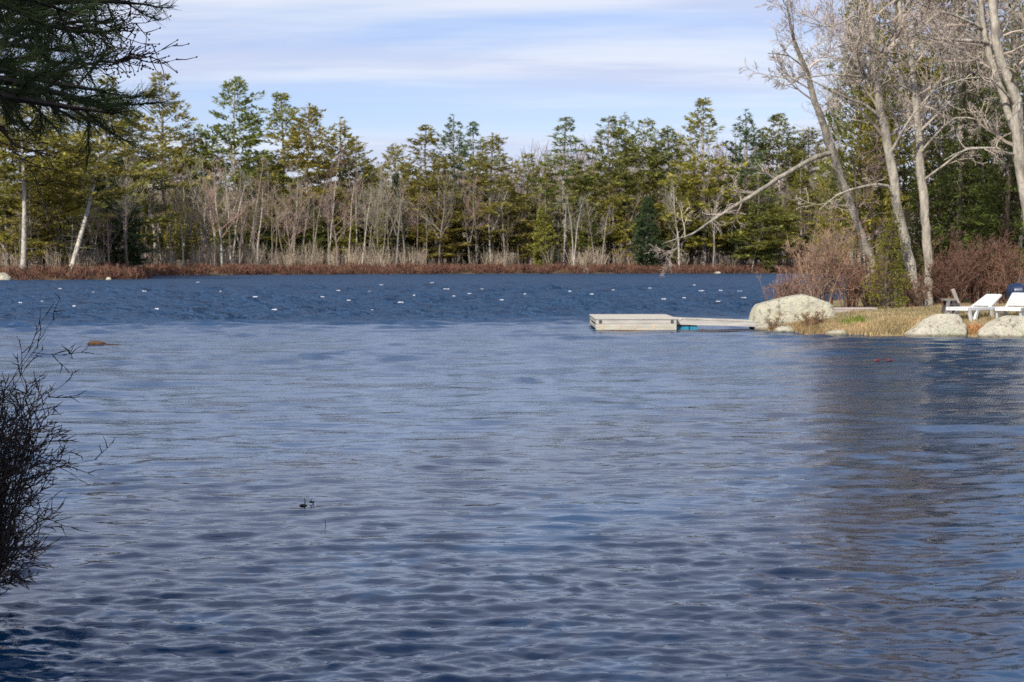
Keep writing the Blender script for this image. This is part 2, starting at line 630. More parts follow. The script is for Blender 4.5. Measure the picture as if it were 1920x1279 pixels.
EP, ES = 2, 3.4
W_NEAR = waves(80, 0.07, 0.14, 0.15, 0.65) + waves(70, 0.14, 0.28, 0.135, 0.6) + waves(56, 0.28, 0.56, 0.10, 0.5) + waves(44, 0.56, 1.2, 0.095, 0.5) + waves(30, 1.2, 2.2, 0.07, 0.4)
W_FAR = waves(60, 0.6, 2.4, 0.42, 0.55)
ENV = [(rw.uniform(-1, 1), rw.uniform(-1, 1), rw.uniform(0, 6.28), rw.uniform(-1, 1), rw.uniform(-1, 1), rw.uniform(0, 6.28)) for _ in range(340)]


def surface(X, Y, dr):
    """wind waves in packets; the lee near the camera is rippled, the open lake beyond is rough"""
    zone = np.clip((Y - 0.35 * X - 47 + 4 * wobble(X, Y, 0.15)) / 16, 0, 1)
    amp = (1.0 + 0.0 * Y) * (1 + 0.25 * wobble(X, Y, 0.35))
    XW = X + 0.05 * wobble(Y, X, 2.3) + 0.12 * wobble(X, Y, 0.6)
    YW = Y + 0.05 * wobble(X, Y, 2.6) + 0.15 * wobble(Y, X, 0.7)
    Z = np.zeros(X.shape)
    n = len(W_NEAR)
    for i, (kx, ky, ph, lam, a) in enumerate(W_NEAR + W_FAR):
        far = i >= n
        f = np.clip((lam / dr - 2.2) / 2.0, 0, 1)
        if not f.any():
            continue
        e = ENV[i % len(ENV)]
        k = 1.7 / lam
        env = np.sin(k * (0.35 * e[0] * X + e[1] * Y) + e[2]) * np.sin(k * (0.6 * X * (0.3 + abs(e[3])) + 0.3 * e[4] * Y) + e[5])
        env = np.maximum(env, 0) ** (1.5 if far else EP) * (2.6 if far else ES)
        if lam > 0.5 and not far:                    # longer waves build up with the fetch
            f = f * np.clip((Y - 8) / (16.0 * lam + 6), 0.12, 1)
        th = kx * XW + ky * YW + ph
        Z += f * a * env * (zone if far else amp) * (np.sin(th) - 0.42 * np.sin(2 * th) + 0.2 * np.sin(3 * th))
    return Z


def grid_faces(nx, ny):
    i = (np.arange(ny - 1)[:, None] * nx + np.arange(nx - 1)[None, :]).ravel()
    return np.stack([i, i + 1, i + nx + 1, i + nx], axis=1)


def lake():
    def fan(n, m):
        tl = -0.37 - np.geomspace(0.004, 2.2, m)
        return np.concatenate([tl[::-1], np.linspace(-0.37, 0.37, n), -tl])
    rows = [1.2]
    while rows[-1] < 62:
        y = rows[-1]
        rows.append(y + max(0.021 if y > 6.6 else 0.12, min(0.22, y * y * 0.00034)))
    far = [rows[-1]]
    while far[-1] < 300:
        far.append(far[-1] + 0.0042 * far[-1] * max(0.62, min(1.0, far[-1] / 130)))
    parts, o = [], 0
    for t, r in ((fan(430, 20), np.array(rows)), (fan(230, 22), np.array(far))):
        Y = np.repeat(r[:, None], len(t), 1)
        X = Y * t[None, :]
        Z = surface(X, Y, np.gradient(r)[:, None])
        parts.append((np.stack([X, Y, Z], axis=2).reshape(-1, 3), grid_faces(len(t), len(r))))
    V, F = merge(parts)
    return tag(link('lake_water', mesh_np('lake_water', V, [F], M_WATER, True)), kind='structure')


lake()

# ------------------------------------------------------------------ trees: generators
UP = Vector((0, 0, 1))


def rnd_dir(rng):
    while True:
        v = Vector((rng.uniform(-1, 1), rng.uniform(-1, 1), rng.uniform(-1, 1)))
        if 0.05 < v.length < 1:
            return v.normalized()


def tufts_mesh(name, P, D, mat, seed, n=3, length=0.5, width=0.2, lift=0.35, spread=0.7, size=None):
    """sprays of flat needle bunches at points P pointing along D"""
    g = np.random.default_rng(seed)
    P = np.repeat(np.asarray(P, float), n, 0)
    D = np.repeat(np.asarray(D, float), n, 0)
    N = len(P)
    A = D + g.normal(0, spread, (N, 3)) + np.array([0, 0, lift])
    A /= np.linalg.norm(A, axis=1)[:, None]
    S = np.cross(A, g.normal(0, 1, (N, 3)) + np.array([0, 0, 0.9]))
    S /= np.linalg.norm(S, axis=1)[:, None]
    Q = np.ones((N, 1)) if size is None else np.repeat(np.asarray(size, float), n)[:, None]
    L = length * Q * g.uniform(0.6, 1.3, (N, 1))
    Wd = width * Q * g.uniform(0.6, 1.3, (N, 1))
    P = P + g.normal(0, 0.08 * length, (N, 3))
    V = np.stack([P - S * Wd * 0.25, P + S * Wd * 0.25, P + A * L * 0.6 + S * Wd * 0.5, P + A * L, P + A * L * 0.6 - S * Wd * 0.5], axis=1)
    F = np.arange(N * 5).reshape(N, 5)
    return mesh_np(name, V.reshape(-1, 3), [F], mat)


def pine(seed, H=25.0, base=0.3, rmax=0.17, gap=0.75, power=0.8, up=0.15, swept=0.5, drop=0.2, n=4, tuft=0.56, dead=0, lean=0.0, droop=0.0, rb=0.0065, flat=0.3, asp=0.28, nt=5):
    """returns trunk mesh (with its branches) and crown mesh"""
    rng = random.Random(seed)
    T = Tubes()
    ph = rng.uniform(0, 6)

    def axis(h):
        q = h / H
        return Vector((lean * H * q * (1.4 - 0.5 * q) + 0.12 * math.sin(q * 5 + ph), 0.12 * math.cos(q * 4 + ph), h))
    hs = [H * k / 14 for k in range(15)]
    T.add([axis(h) for h in hs], [H * rb * (1 - 0.9 * h / H) + 0.022 for h in hs])
    B = Tubes()
    P, D, Z = [], [], []
    hb = base * H
    h = hb
    while h < 0.985 * H:
        q = (h - hb) / (H - hb)
        prof = (1 - q) ** power * min(1.0, 0.55 + q * 2.2)
        tier = rng.uniform(0.75, 1.15)
        for k in range(n):
            if rng.random() < drop:
                continue
            L = max(0.022 * H, rmax * H * prof * tier * rng.uniform(0.55, 1.2))
            az = rng.uniform(0, 6.283)
            el = up + swept * q * q + rng.uniform(-0.15, 0.15) - droop * (1 - q)
            d = Vector((math.cos(az) * math.cos(el), math.sin(az) * math.cos(el), math.sin(el)))
            p = axis(h + rng.uniform(-0.3, 0.3))
            pts = [p.copy()]
            m = 4
            for i in range(m):
                d = (d + UP * (0.10 - droop * 0.25) + rnd_dir(rng) * 0.10).normalized()
                p = p + d * (L / m)
                pts.append(p.copy())
            B.add(pts, [0.034 * (L / 4 + 0.3) * (1 - 0.8 * i / m) for i in range(m + 1)])
            s = 0.22
            while s <= 1.0:
                x = s * m
                i = min(int(x), m - 1)
                pp = pts[i].lerp(pts[i + 1], x - i)
                dd = (pts[i + 1] - pts[i]).normalized()
                side = dd.cross(UP).normalized()
                for sg in (-1, 1):
                    l2 = (0.42 * L * (1.05 - s) + 0.10 + 0.15 * (1 - q)) * rng.uniform(0.6, 1.2)
                    d2 = (dd * 0.75 + side * sg + UP * rng.uniform(-0.05, flat - droop * 0.5)).normalized()
                    e = pp + d2 * l2
                    P.append(e); D.append(d2); Z.append(1.1 - 0.5 * q)
                    if l2 > 0.7:
                        P.append(pp + d2 * l2 * 0.5); D.append(d2); Z.append(1.1 - 0.5 * q)
                s += 0.42 / max(L, 0.6)
            P.append(pts[-1]); D.append(d); Z.append(1.1 - 0.5 * q)
        h += gap * rng.uniform(0.7, 1.35) * (1 - 0.35 * q)
    P.append(axis(H)); D.append(UP); Z.append(0.8)
    for k in range(dead):
        h = rng.uniform(0.12 * H, hb)
        az = rng.uniform(0, 6.283)
        d = Vector((math.cos(az), math.sin(az), rng.uniform(-0.1, 0.3)))
        p = axis(h)
        L = rng.uniform(0.4, 1.5)
        B.add([p, p + d * L * 0.5 + rnd_dir(rng) * 0.1, p + d * L + rnd_dir(rng) * 0.25], [0.028, 0.02, 0.01])
    tv, tf = T.arrays(7)
    bv, bf = B.arrays(3)
    V, F = merge([(tv, tf), (bv, bf)])
    tm = mesh_np('pine_trunk', V, [F], M_BARK, True)
    cm = tufts_mesh('pine_crown', [tuple(p) for p in P], [tuple(d) for d in D], M_NEEDLE, seed, nt, tuft, tuft * asp, 0.3 - droop, 0.55, Z)
    return tm, cm


def grow(T, p, d, L, r, lvl, last, rng, kids, trop=0.06, wig=0.14, ang=(0.5, 1.1), thin=0.5):
    m = 4 if lvl < last - 1 else (3 if lvl < last else 2)
    pts, rad = [p.copy()], [r]
    for i in range(m):
        d = (d + rnd_dir(rng) * wig * (1.5 if lvl else 1) + UP * trop).normalized()
        p = p + d * (L / m)
        pts.append(p.copy())
        rad.append(r * (1 - 0.72 * (i + 1) / m))
    T.add(pts, rad)
    if lvl >= last:
        return
    n = kids[min(lvl, len(kids) - 1)]
    n = max(1, int(n * rng.uniform(0.7, 1.3) + 0.5))
    for c in range(n):
        s = 0.25 + 0.75 * (c + rng.random()) / n
        x = s * m
        i = min(int(x), m - 1)
        pp = pts[i].lerp(pts[i + 1], x - i)
        dd = (pts[i + 1] - pts[i]).normalized()
        sd = dd.cross(rnd_dir(rng)).normalized()
        a = rng.uniform(*ang)
        d2 = (dd * math.cos(a) + sd * math.sin(a)).normalized()
        grow(T, pp, d2, L * rng.uniform(0.32, 0.62) * (1.15 - 0.4 * s), max(0.004, r * (1 - 0.72 * s) * thin + 0.002), lvl + 1, last, rng, kids, trop, wig, ang, thin)


def bare(seed, H=16.0, r0=0.13, stems=1, spread=0.12, low=0.4, n1=13, last=3, kids=(0, 5, 4), lean=0.0, fork=0.0, tw=0.02, l1=0.26):
    rng = random.Random(seed)
    T, C = Tubes(), Tubes()

    def stem(p, d, L, r, hlow):
        pts, rad = [p.copy()], [r]
        m = 9
        for i in range(m):
            d = (d + rnd_dir(rng) * 0.07 + UP * 0.03).normalized()
            p = p + d * (L / m)
            pts.append(p.copy())
            rad.append(r * (1 - 0.85 * (i + 1) / m) + 0.012)
        T.add(pts, rad)
        for c in range(n1):
            s = hlow + (1 - hlow) * (c + rng.random()) / n1
            x = s * m
            i = min(int(x), m - 1)
            pp = pts[i].lerp(pts[i + 1], x - i)
            az = rng.uniform(0, 6.283)
            el = rng.uniform(0.45, 1.0)
            d2 = Vector((math.cos(az) * math.cos(el), math.sin(az) * math.cos(el), math.sin(el)))
            grow(C, pp, d2, L * l1 * (1.25 - 0.75 * s) * rng.uniform(0.7, 1.2), max(tw, r * (1 - 0.85 * s) * 0.5), 1, last, rng, kids, 0.10, 0.13, (0.35, 0.85), 0.62)
    for k in range(stems):
        az = rng.uniform(0, 6.283)
        sp = spread if stems > 1 else 0.03
        d = Vector((math.cos(az) * sp + lean, math.sin(az) * sp, 1)).normalized()
        hk = H * rng.uniform(0.8, 1.0)
        stem(Vector((0.15 * math.cos(az), 0.15 * math.sin(az), -0.1)) if stems > 1 else Vector((0, 0, -0.1)), d, hk, r0, low)
    if fork:
        h = fork * H
        stem(Vector((lean * h, 0, h)), Vector((0.42, 0.1, 1)).normalized(), H * (1 - fork) * 0.95, r0 * 0.7, 0.3)
    C.r = [max(x, tw * 0.5) for x in C.r]
    return T.mesh('bare_trunk', 6, M_BARK, True), C.mesh('bare_crown', 3, M_TWIG)


# ------------------------------------------------------------------ far shore forest
PINE = {
    'broad': [pine(1, base=0.34, rmax=0.21, power=0.62, swept=0.6, gap=1.0, n=6, dead=6, flat=0.2), pine(2, base=0.25, rmax=0.19, power=0.62, swept=0.7, gap=1.0, n=6, dead=5, flat=0.2)],
    'spire': [pine(3, base=0.14, rmax=0.21, power=0.68, gap=1.15, drop=0.25, n=7, flat=0.15), pine(4, base=0.18, rmax=0.19, power=0.62, gap=1.1, drop=0.28, n=7, flat=0.15), pine(14, base=0.10, rmax=0.20, power=0.58, gap=1.35, drop=0.3, n=8, flat=0.12)],
    'swept': [pine(5, base=0.3, rmax=0.17, power=0.62, swept=1.0, up=0.25, gap=1.3, drop=0.3, n=5, dead=5), pine(6, base=0.35, rmax=0.15, power=0.62, swept=0.95, gap=1.4, drop=0.32, n=6, dead=6)],
    'high': [pine(7, base=0.5, rmax=0.17, power=0.55, swept=0.6, gap=1.0, n=6, dead=16), pine(8, base=0.46, rmax=0.17, power=0.5, lean=-0.09, gap=1.1, n=6, dead=18)],
    'spruce': [pine(9, H=12, base=0.05, rmax=0.2, power=0.95, up=-0.05, swept=0.3, gap=0.42, drop=0.08, n=6, tuft=0.5, droop=0.2)],
    'cedar': [pine(10, H=10, base=0.02, rmax=0.24, power=0.55, up=0.25, swept=0.5, gap=0.36, drop=0.08, n=6, tuft=0.5)],
}
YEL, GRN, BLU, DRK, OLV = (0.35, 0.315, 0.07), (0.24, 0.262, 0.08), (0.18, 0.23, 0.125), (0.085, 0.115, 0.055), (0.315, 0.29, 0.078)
PALE, GREY, TAN = (0.52, 0.48, 0.42), (0.34, 0.30, 0.265), (0.30, 0.255, 0.21)
prng = random.Random(77)


def place_tree(pair, name, cat, label, loc, sx, sz, rot, ctrunk, ccrown, group=None, parts=('trunk', 'crown')):
    t = thing(name, label, cat, loc, group)
    t.rotation_euler = (0, 0, rot)
    t.scale = (sx, sx, sz)
    link(parts[0], pair[0], t, color=ctrunk)
    link(parts[1], pair[1], t, color=ccrown)
    return t


def vary(c, a=0.12):
    k = prng.uniform(1 - a, 1 + a)
    return tuple(min(0.9, x * k * prng.uniform(0.95, 1.05)) for x in c)


HREF = {'spruce': 12.0, 'cedar': 10.0}
# photo x, photo y of the top, depth, shape, variant, width, colour, label, short name used by its neighbours
LANDMARKS = [
    (440, 148, 272, 'broad', 0, 1.0, GRN, 'tallest far pine with broad feathery top above a long pale bare trunk', 'tallest broad topped pine'),
    (300, 140, 268, 'spire', 2, 1.0, OLV, 'double topped tall pine rising behind the dark hanging bough', 'double topped pine'),
    (527, 180, 274, 'spire', 0, 1.05, OLV, 'sharp pointed tall green pine beside the tallest broad topped pine', 'sharp pointed green pine'),
    (578, 197, 270, 'spire', 1, 1.15, YEL, 'full olive pine with layered boughs next to the sharp pointed pine', 'full layered olive pine'),
    (636, 222, 280, 'swept', 0, 1.2, OLV, 'ragged round topped pine at the edge of the open sky gap', 'ragged round topped pine'),
    (668, 262, 276, 'spire', 1, 1.0, OLV, 'lower pine sloping down towards the sky gap', 'pine sloping to the sky gap'),
    (742, 270, 286, 'spire', 1, 0.95, OLV, 'small pointed pine standing in the lowest gap of the treeline', 'pointed pine of the treeline gap'),
    (800, 238, 270, 'spire', 2, 1.15, OLV, 'tall pine with wide green plates reaching almost to the shore', 'wide plated green pine'),
    (852, 217, 279, 'swept', 0, 1.0, BLU, 'bluish pine with upswept open top branches', 'upswept bluish pine'),
    (886, 232, 284, 'swept', 1, 1.0, BLU, 'second bluish open pine close behind the upswept one', 'second bluish pine'),
    (922, 252, 268, 'spire', 1, 1.15, OLV, 'rounded cone shaped olive pine just before the distant hill shows', 'cone shaped olive pine'),
    (990, 292, 276, 'spire', 0, 1.0, OLV, 'short olive pine standing against the grey hill', 'short pine against the hill'),
    (1060, 222, 272, 'swept', 1, 1.25, GRN, 'lone pine with jagged one sided top standing out over the hill', 'jagged lone pine'),
    (1143, 222, 273, 'spire', 2, 1.0, GRN, 'dense dark topped pine with a twin crown over bare birches', 'twin crowned dark pine'),
    (1172, 213, 280, 'swept', 0, 0.9, GRN, 'slim taller half of the twin crowned dark pine', 'slim twin pine'),
    (1206, 226, 276, 'high', 0, 0.85, GRN, 'high crowned pine with pale bare trunk under a tufted top', 'tufted high crowned pine'),
    (1252, 238, 278, 'spire', 1, 1.0, GRN, 'narrow pine between the tufted pine and the golden pine', 'narrow pine by the golden pine'),
    (1320, 190, 268, 'spire', 0, 1.0, YEL, 'golden green pine with thin leader and long layered boughs', 'golden layered pine'),
    (1396, 208, 276, 'swept', 0, 1.0, BLU, 'blue green pine with a fan of open upswept branches', 'fan topped blue pine'),
    (1462, 216, 280, 'high', 0, 1.1, GRN, 'flat topped pine on a tall bare double looking trunk', 'flat topped tall pine'),
    (1420, 330, 266, 'spire', 2, 1.25, GRN, 'bushy mid height pine with green plates above the diagonal dead limb', 'bushy mid height pine'),
    (1375, 325, 270, 'spire', 0, 1.1, GRN, 'mid height green pine crossed by the diagonal dead limb', 'mid height crossed pine'),
    (1455, 380, 264, 'spire', 1, 1.4, OLV, 'low wide pine beyond the lower end of the diagonal limb', 'low wide pine'),
    (1515, 240, 278, 'spire', 1, 1.0, OLV, 'far pine half hidden behind the leaning bare trunk', 'half hidden pine'),
    (820, 330, 265, 'spire', 2, 1.4, OLV, 'low boughed pine nearest to the red shrubs in midshore', 'low boughed pine'),
    (500, 300, 266, 'spire', 2, 1.1, OLV, 'wide green pine below and before the sharp pointed pine', 'wide lower green pine'),
    (365, 245, 274, 'spire', 1, 1.1, OLV, 'olive pine between the double topped and tallest pines', 'olive pine between the tall ones'),
    (200, 150, 228, 'spire', 0, 1.0, OLV, 'thick pine peering out over the hanging needled bough', 'thick pine over the bough'),
    (150, 190, 205, 'spire', 2, 1.1, GRN, 'dark green pine behind the two pale shore trunks', 'dark green pine behind pale trunks'),
    (250, 200, 232, 'broad', 1, 1.0, OLV, 'rounded olive pine behind the dark hemlock', 'rounded olive pine'),
    (38, 165, 172, 'high', 0, 1.0, OLV, 'shoreline pine with straight bleached bare trunk and a few dead stubs', 'bleached straight pine'),
    (130, 215, 174, 'high', 1, 1.1, OLV, 'leaning shoreline pine with pale bare lower trunk', 'leaning pale pine'),
    (88, 205, 186, 'spire', 1, 1.3, YEL, 'yellowish drooping pine between the two pale shoreline trunks', 'yellowish drooping pine'),
    (8, 190, 184, 'spire', 2, 1.3, OLV, 'full pine at the edge of the picture beside the bleached trunk', 'full pine by the bleached trunk'),
]
EVERGREENS = [
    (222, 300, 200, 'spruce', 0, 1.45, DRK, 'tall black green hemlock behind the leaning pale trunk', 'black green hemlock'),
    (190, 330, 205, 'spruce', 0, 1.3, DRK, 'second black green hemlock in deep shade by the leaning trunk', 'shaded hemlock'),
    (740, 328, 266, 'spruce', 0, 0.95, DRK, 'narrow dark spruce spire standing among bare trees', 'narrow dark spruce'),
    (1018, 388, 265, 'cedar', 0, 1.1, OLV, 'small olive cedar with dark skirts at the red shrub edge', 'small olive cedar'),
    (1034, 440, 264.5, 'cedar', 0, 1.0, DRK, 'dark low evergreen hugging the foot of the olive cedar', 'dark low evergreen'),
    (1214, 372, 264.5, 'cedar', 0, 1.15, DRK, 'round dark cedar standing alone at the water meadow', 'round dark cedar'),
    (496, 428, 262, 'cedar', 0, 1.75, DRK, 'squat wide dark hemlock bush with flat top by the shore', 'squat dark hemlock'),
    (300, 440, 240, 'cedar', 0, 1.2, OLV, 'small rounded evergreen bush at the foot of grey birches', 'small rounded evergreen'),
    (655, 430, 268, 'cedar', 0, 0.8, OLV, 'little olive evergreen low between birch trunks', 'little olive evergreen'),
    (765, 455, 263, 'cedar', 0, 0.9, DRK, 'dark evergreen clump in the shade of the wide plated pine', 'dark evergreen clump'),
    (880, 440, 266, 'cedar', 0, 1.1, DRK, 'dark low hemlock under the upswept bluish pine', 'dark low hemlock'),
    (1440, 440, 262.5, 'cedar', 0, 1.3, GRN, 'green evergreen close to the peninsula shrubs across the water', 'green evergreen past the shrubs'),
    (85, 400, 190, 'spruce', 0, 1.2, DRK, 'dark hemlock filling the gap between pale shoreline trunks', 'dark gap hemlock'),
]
marks = []
for (u, v, Y, shape, var, wd, col, label, short) in LANDMARKS + EVERGREENS:
    p = pt(u, v, Y)
    g = hz(h_far, p.x, Y)
    H = p.z - g
    hr = HREF.get(shape, 25.0)
    pair = PINE[shape][var]
    tall = hr == 25.0
    tr = PALE if shape == 'high' or u in (440,) else GREY
    name = 'pine_tree' if tall else ('hemlock_tree' if shape == 'spruce' or 'hemlock' in label else 'cedar_tree')
    rot = prng.uniform(0, 6.28) if 'leaning' not in label else 3.6
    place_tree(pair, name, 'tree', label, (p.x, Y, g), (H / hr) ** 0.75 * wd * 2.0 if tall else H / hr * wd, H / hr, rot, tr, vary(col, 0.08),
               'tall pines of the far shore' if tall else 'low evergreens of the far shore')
    marks.append((u, short))

USED = set()


def by_landmark(fmt, u, pool):
    """a label naming the nearest landmark tree that no like tree uses yet"""
    near = sorted(pool, key=lambda q: abs(q[0] - u))
    for m in near[:3]:
        t = fmt.format(m[1])
        if t not in USED:
            USED.add(t)
            return t
    for a, b in ((near[0], near[1]), (near[0], near[2])):
        t = fmt.format(a[1] + ' towards the ' + b[1])
        if t not in USED and len(t.split()) <= 16:
            USED.add(t)
            return t
    return fmt.format(near[0][1])


# filler pines standing further back
for k in range(34):
    u = 20 + k * 44 + prng.uniform(-18, 18)
    Y = prng.uniform(292, 330)
    H = prng.uniform(14, 20)
    x = (u - CX) / FPX * Y
    sh = prng.choice(['spire', 'spire', 'broad', 'swept'])
    pair = prng.choice(PINE[sh])
    place_tree(pair, 'pine_tree', 'tree', by_landmark('dim pine further back behind the {}', u, marks[:34]), (x, Y, hz(h_far, x, Y)), H / 25 * 1.9, H / 25,
               prng.uniform(0, 6.28), GREY, vary(OLV if prng.random() < 0.6 else GRN), 'pines further back in the far wood')

for k, (u, Y, H, sh, va, col) in enumerate([
        (60, 178, 11, 'spire', 0, OLV), (118, 181, 12, 'spire', 2, YEL), (262, 238, 13, 'spire', 1, OLV), (330, 252, 12, 'spire', 2, OLV), (392, 262, 14, 'spire', 0, OLV), (470, 268, 16, 'spire', 2, GRN),
        (552, 268, 15, 'spire', 1, GRN), (610, 272, 17, 'spire', 2, OLV), (700, 274, 15, 'spire', 0, OLV), (780, 268, 15, 'spire', 1, YEL), (838, 268, 17, 'spire', 0, OLV), (900, 270, 16, 'spire', 2, GRN),
        (955, 274, 15, 'spire', 1, OLV), (1030, 276, 16, 'spire', 0, OLV), (1090, 270, 15, 'spire', 1, YEL), (1150, 270, 15, 'spire', 2, YEL), (1195, 272, 17, 'spire', 1, OLV), (1235, 274, 16, 'spire', 0, OLV),
        (1295, 272, 17, 'spire', 2, YEL), (1345, 270, 15, 'spire', 1, OLV), (1500, 272, 17, 'spire', 2, OLV), (15, 180, 12, 'spire', 1, YEL),
        (350, 248, 10, 'spire', 0, OLV), (415, 258, 13, 'spire', 1, GRN), (460, 260, 10, 'spire', 0, OLV), (535, 262, 12, 'spire', 2, OLV), (590, 264, 10, 'spire', 1, GRN), (645, 266, 13, 'spire', 0, OLV),
        (720, 266, 11, 'spire', 1, OLV), (985, 268, 12, 'spire', 0, OLV), (1105, 268, 11, 'spire', 1, GRN), (1262, 268, 12, 'spire', 2, OLV)]):
    x = (u - CX) / FPX * Y
    place_tree(PINE[sh][va], 'pine_tree', 'tree', by_landmark(f'smaller {"yellowish" if col is YEL else ("olive" if col is OLV else "green")} pine under or beside the {{}}', u, marks[:34]), (x, Y, hz(h_far, x, Y)),
               (H / 25) ** 0.7 * 1.4, H / 25, prng.uniform(0, 6.28), GREY, vary(col), 'smaller pines of the far shore')

BARE = [
    ('straight slender', bare(21, 16, 0.12, low=0.45, n1=13)),
    ('forked', bare(22, 15, 0.15, low=0.5, n1=10, fork=0.35)),
    ('many stemmed', bare(23, 12, 0.10, stems=4, spread=0.22, low=0.35, n1=8)),
    ('wide branching', bare(24, 14, 0.17, low=0.3, n1=17, l1=0.34)),
    ('leaning', bare(25, 14, 0.12, low=0.4, n1=12, lean=0.22)),
    ('tall thin', bare(26, 18, 0.13, low=0.55, n1=11)),
    ('two stemmed', bare(27, 15, 0.13, stems=2, spread=0.10, low=0.42, n1=10)),
]
HB = [16, 15, 12, 14, 14, 18, 15]
# bare trees one can pick out, then the rest of the front rows
NOTED = [
    (418, 350, 263, 1, PALE, GREY, 'forked white birch with a slanting second stem before the tallest pine'),
    (615, 270, 264, 0, PALE, (0.24, 0.14, 0.125), 'tall pale trunk with red budded top beside the layered olive pine'),
    (664, 320, 265, 5, PALE, (0.25, 0.16, 0.145), 'slim pale trunk just past the red budded tree'),
    (920, 340, 264, 1, PALE, TAN, 'pale tree with a narrow Y fork under the cone shaped pine'),
    (1076, 360, 264, 6, PALE, (0.30, 0.29, 0.25), 'pale greenish twin trunk with candelabra limbs under the jagged pine'),
    (1128, 385, 265, 0, PALE, (0.30, 0.29, 0.25), 'pale greenish slim tree near the round dark cedar'),
    (1275, 330, 263.5, 3, PALE, GREY, 'wide bare grey tree behind the lower end of the diagonal limb'),
    (560, 380, 263, 4, PALE, GREY, 'leaning pale birch by the squat dark hemlock'),
    (340, 300, 262, 5, PALE, (0.27, 0.20, 0.18), 'tall grey birch rising before the olive pine between the tall ones'),
    (290, 290, 258, 3, PALE, (0.27, 0.20, 0.18), 'spreading pinkish grey tree beside the black green hemlock'),
    (1410, 420, 262.5, 4, PALE, GREY, 'leaning grey trunk low behind the middle of the diagonal limb'),
    (1340, 350, 262.5, 6, GREY, GREY, 'pair of dark grey straight trunks crossed by the diagonal limb'),
]
TW = [(0.32, 0.265, 0.22), (0.33, 0.26, 0.23), (0.29, 0.25, 0.205), (0.36, 0.235, 0.21), (0.33, 0.29, 0.225)]
for (u, v, Y, var, ct, cc, label) in NOTED:
    p = pt(u, v, Y)
    g = hz(h_far, p.x, Y)
    H = p.z - g
    place_tree(BARE[var][1], 'bare_tree', 'tree', label, (p.x, Y, g), (H / HB[var]) ** 0.7, H / HB[var], prng.uniform(-0.5, 0.5), vary(ct), vary(cc), 'bare trees of the far shore')
for k in range(168):
    u = -10 + (k % 84) * 18.4 + prng.uniform(-9, 9)
    row = k // 84
    x0 = (u - CX) / FPX * 255
    ysh = 255.0
    for yy in np.arange(150, 270, 1.0):
        if hz(h_far, (u - CX) / FPX * yy, yy) > 0.3:
            ysh = yy
            break
    Y = ysh + (prng.uniform(4, 12) if row == 0 else prng.uniform(14, 34))
    var = prng.choice((0, 0, 1, 1, 2, 3, 3, 4, 5, 5, 6))
    H = prng.uniform(9.5, 16.5) if row == 0 else prng.uniform(13, 18)
    if u < 230:
        H *= 0.55
    x = (u - CX) / FPX * Y
    place_tree(BARE[var][1], 'bare_tree', 'tree', by_landmark(f'{BARE[var][0]} bare tree {"before" if row == 0 else "beside"} the {{}}', u, marks),
               (x, Y, hz(h_far, x, Y)), (H / HB[var]) ** 0.8, H / HB[var], prng.uniform(0, 6.28), vary(PALE if prng.random() < 0.2 else (0.29, 0.25, 0.22), 0.2), vary(prng.choice(TW)),
               'bare trees of the far shore')


def clump(seed, stems, H, spread, twigs, tw):
    rng = random.Random(seed)
    T = Tubes()
    for s in range(stems):
        az = rng.uniform(0, 6.283)
        sp = rng.uniform(0.1, spread)
        d = Vector((math.cos(az) * sp, math.sin(az) * sp, 1)).normalized()
        L = H * rng.uniform(0.6, 1.0)
        p0 = Vector((rng.uniform(-.25, .25), rng.uniform(-.25, .25), -0.05)) * (H / 2)
        p0.z = -0.05
        p1 = p0 + d * L * 0.5 + rnd_dir(rng) * 0.06 * L
        p2 = p1 + d * L * 0.5 + rnd_dir(rng) * 0.10 * L
        T.add([p0, p1, p2], [tw * 1.6, tw * 1.2, tw * 0.6])
        for k in range(twigs):
            q = rng.uniform(0.25, 1.0)
            a = p0.lerp(p1, q * 2) if q < 0.5 else p1.lerp(p2, q * 2 - 1)
            e = a + (d + rnd_dir(rng) * 0.8).normalized() * L * rng.uniform(0.12, 0.32)
            T.add([a, e], [tw * 0.8, tw * 0.4])
    return T.arrays(3)


def scatter(name, protos, pts, mat, seed, color, smin=0.7, smax=1.25):
    g = random.Random(seed)
    parts = []
    for (x, y, z, s) in pts:
        V, F = protos[g.randrange(len(protos))]
        a = g.uniform(0, 6.283)
        s *= g.uniform(smin, smax)
        c, sn = math.cos(a) * s, math.sin(a) * s
        W = np.stack([V[:, 0] * c - V[:, 1] * sn + x, V[:, 0] * sn + V[:, 1] * c + y, V[:, 2] * s * g.uniform(0.85, 1.15) + z], axis=1)
        parts.append((W, F))
    V, F = merge(parts)
    o = link(name, mesh_np(name, V, [F], mat), color=color)
    return tag(o, kind='stuff')


def shore_points(n, s0, s1, seed, xr=(-82, 62)):
    g = np.random.default_rng(seed)
    out = []
    while len(out) < n:
        X = g.uniform(xr[0], xr[1], 4000)
        Y = g.uniform(165, 300, 4000)
        s = signed(FAR_LAND, X, Y)
        ok = (s > s0) & (s < s1) & (np.abs(X / Y) < 0.36)
        Z = h_far(X, Y)
        out += [(x, y, z, 1.0) for x, y, z in zip(X[ok], Y[ok], Z[ok])]
    return out[:n]


br = [clump(s, 10, 3.6, 0.5, 4, 0.022) for s in (31, 32, 33, 34)]
tag(scatter('underbrush', br, shore_points(520, 4.5, 22, 3), M_TWIG, 4, (0.40, 0.33, 0.255)), 'grey tan leafless thicket along the foot of the far wood')


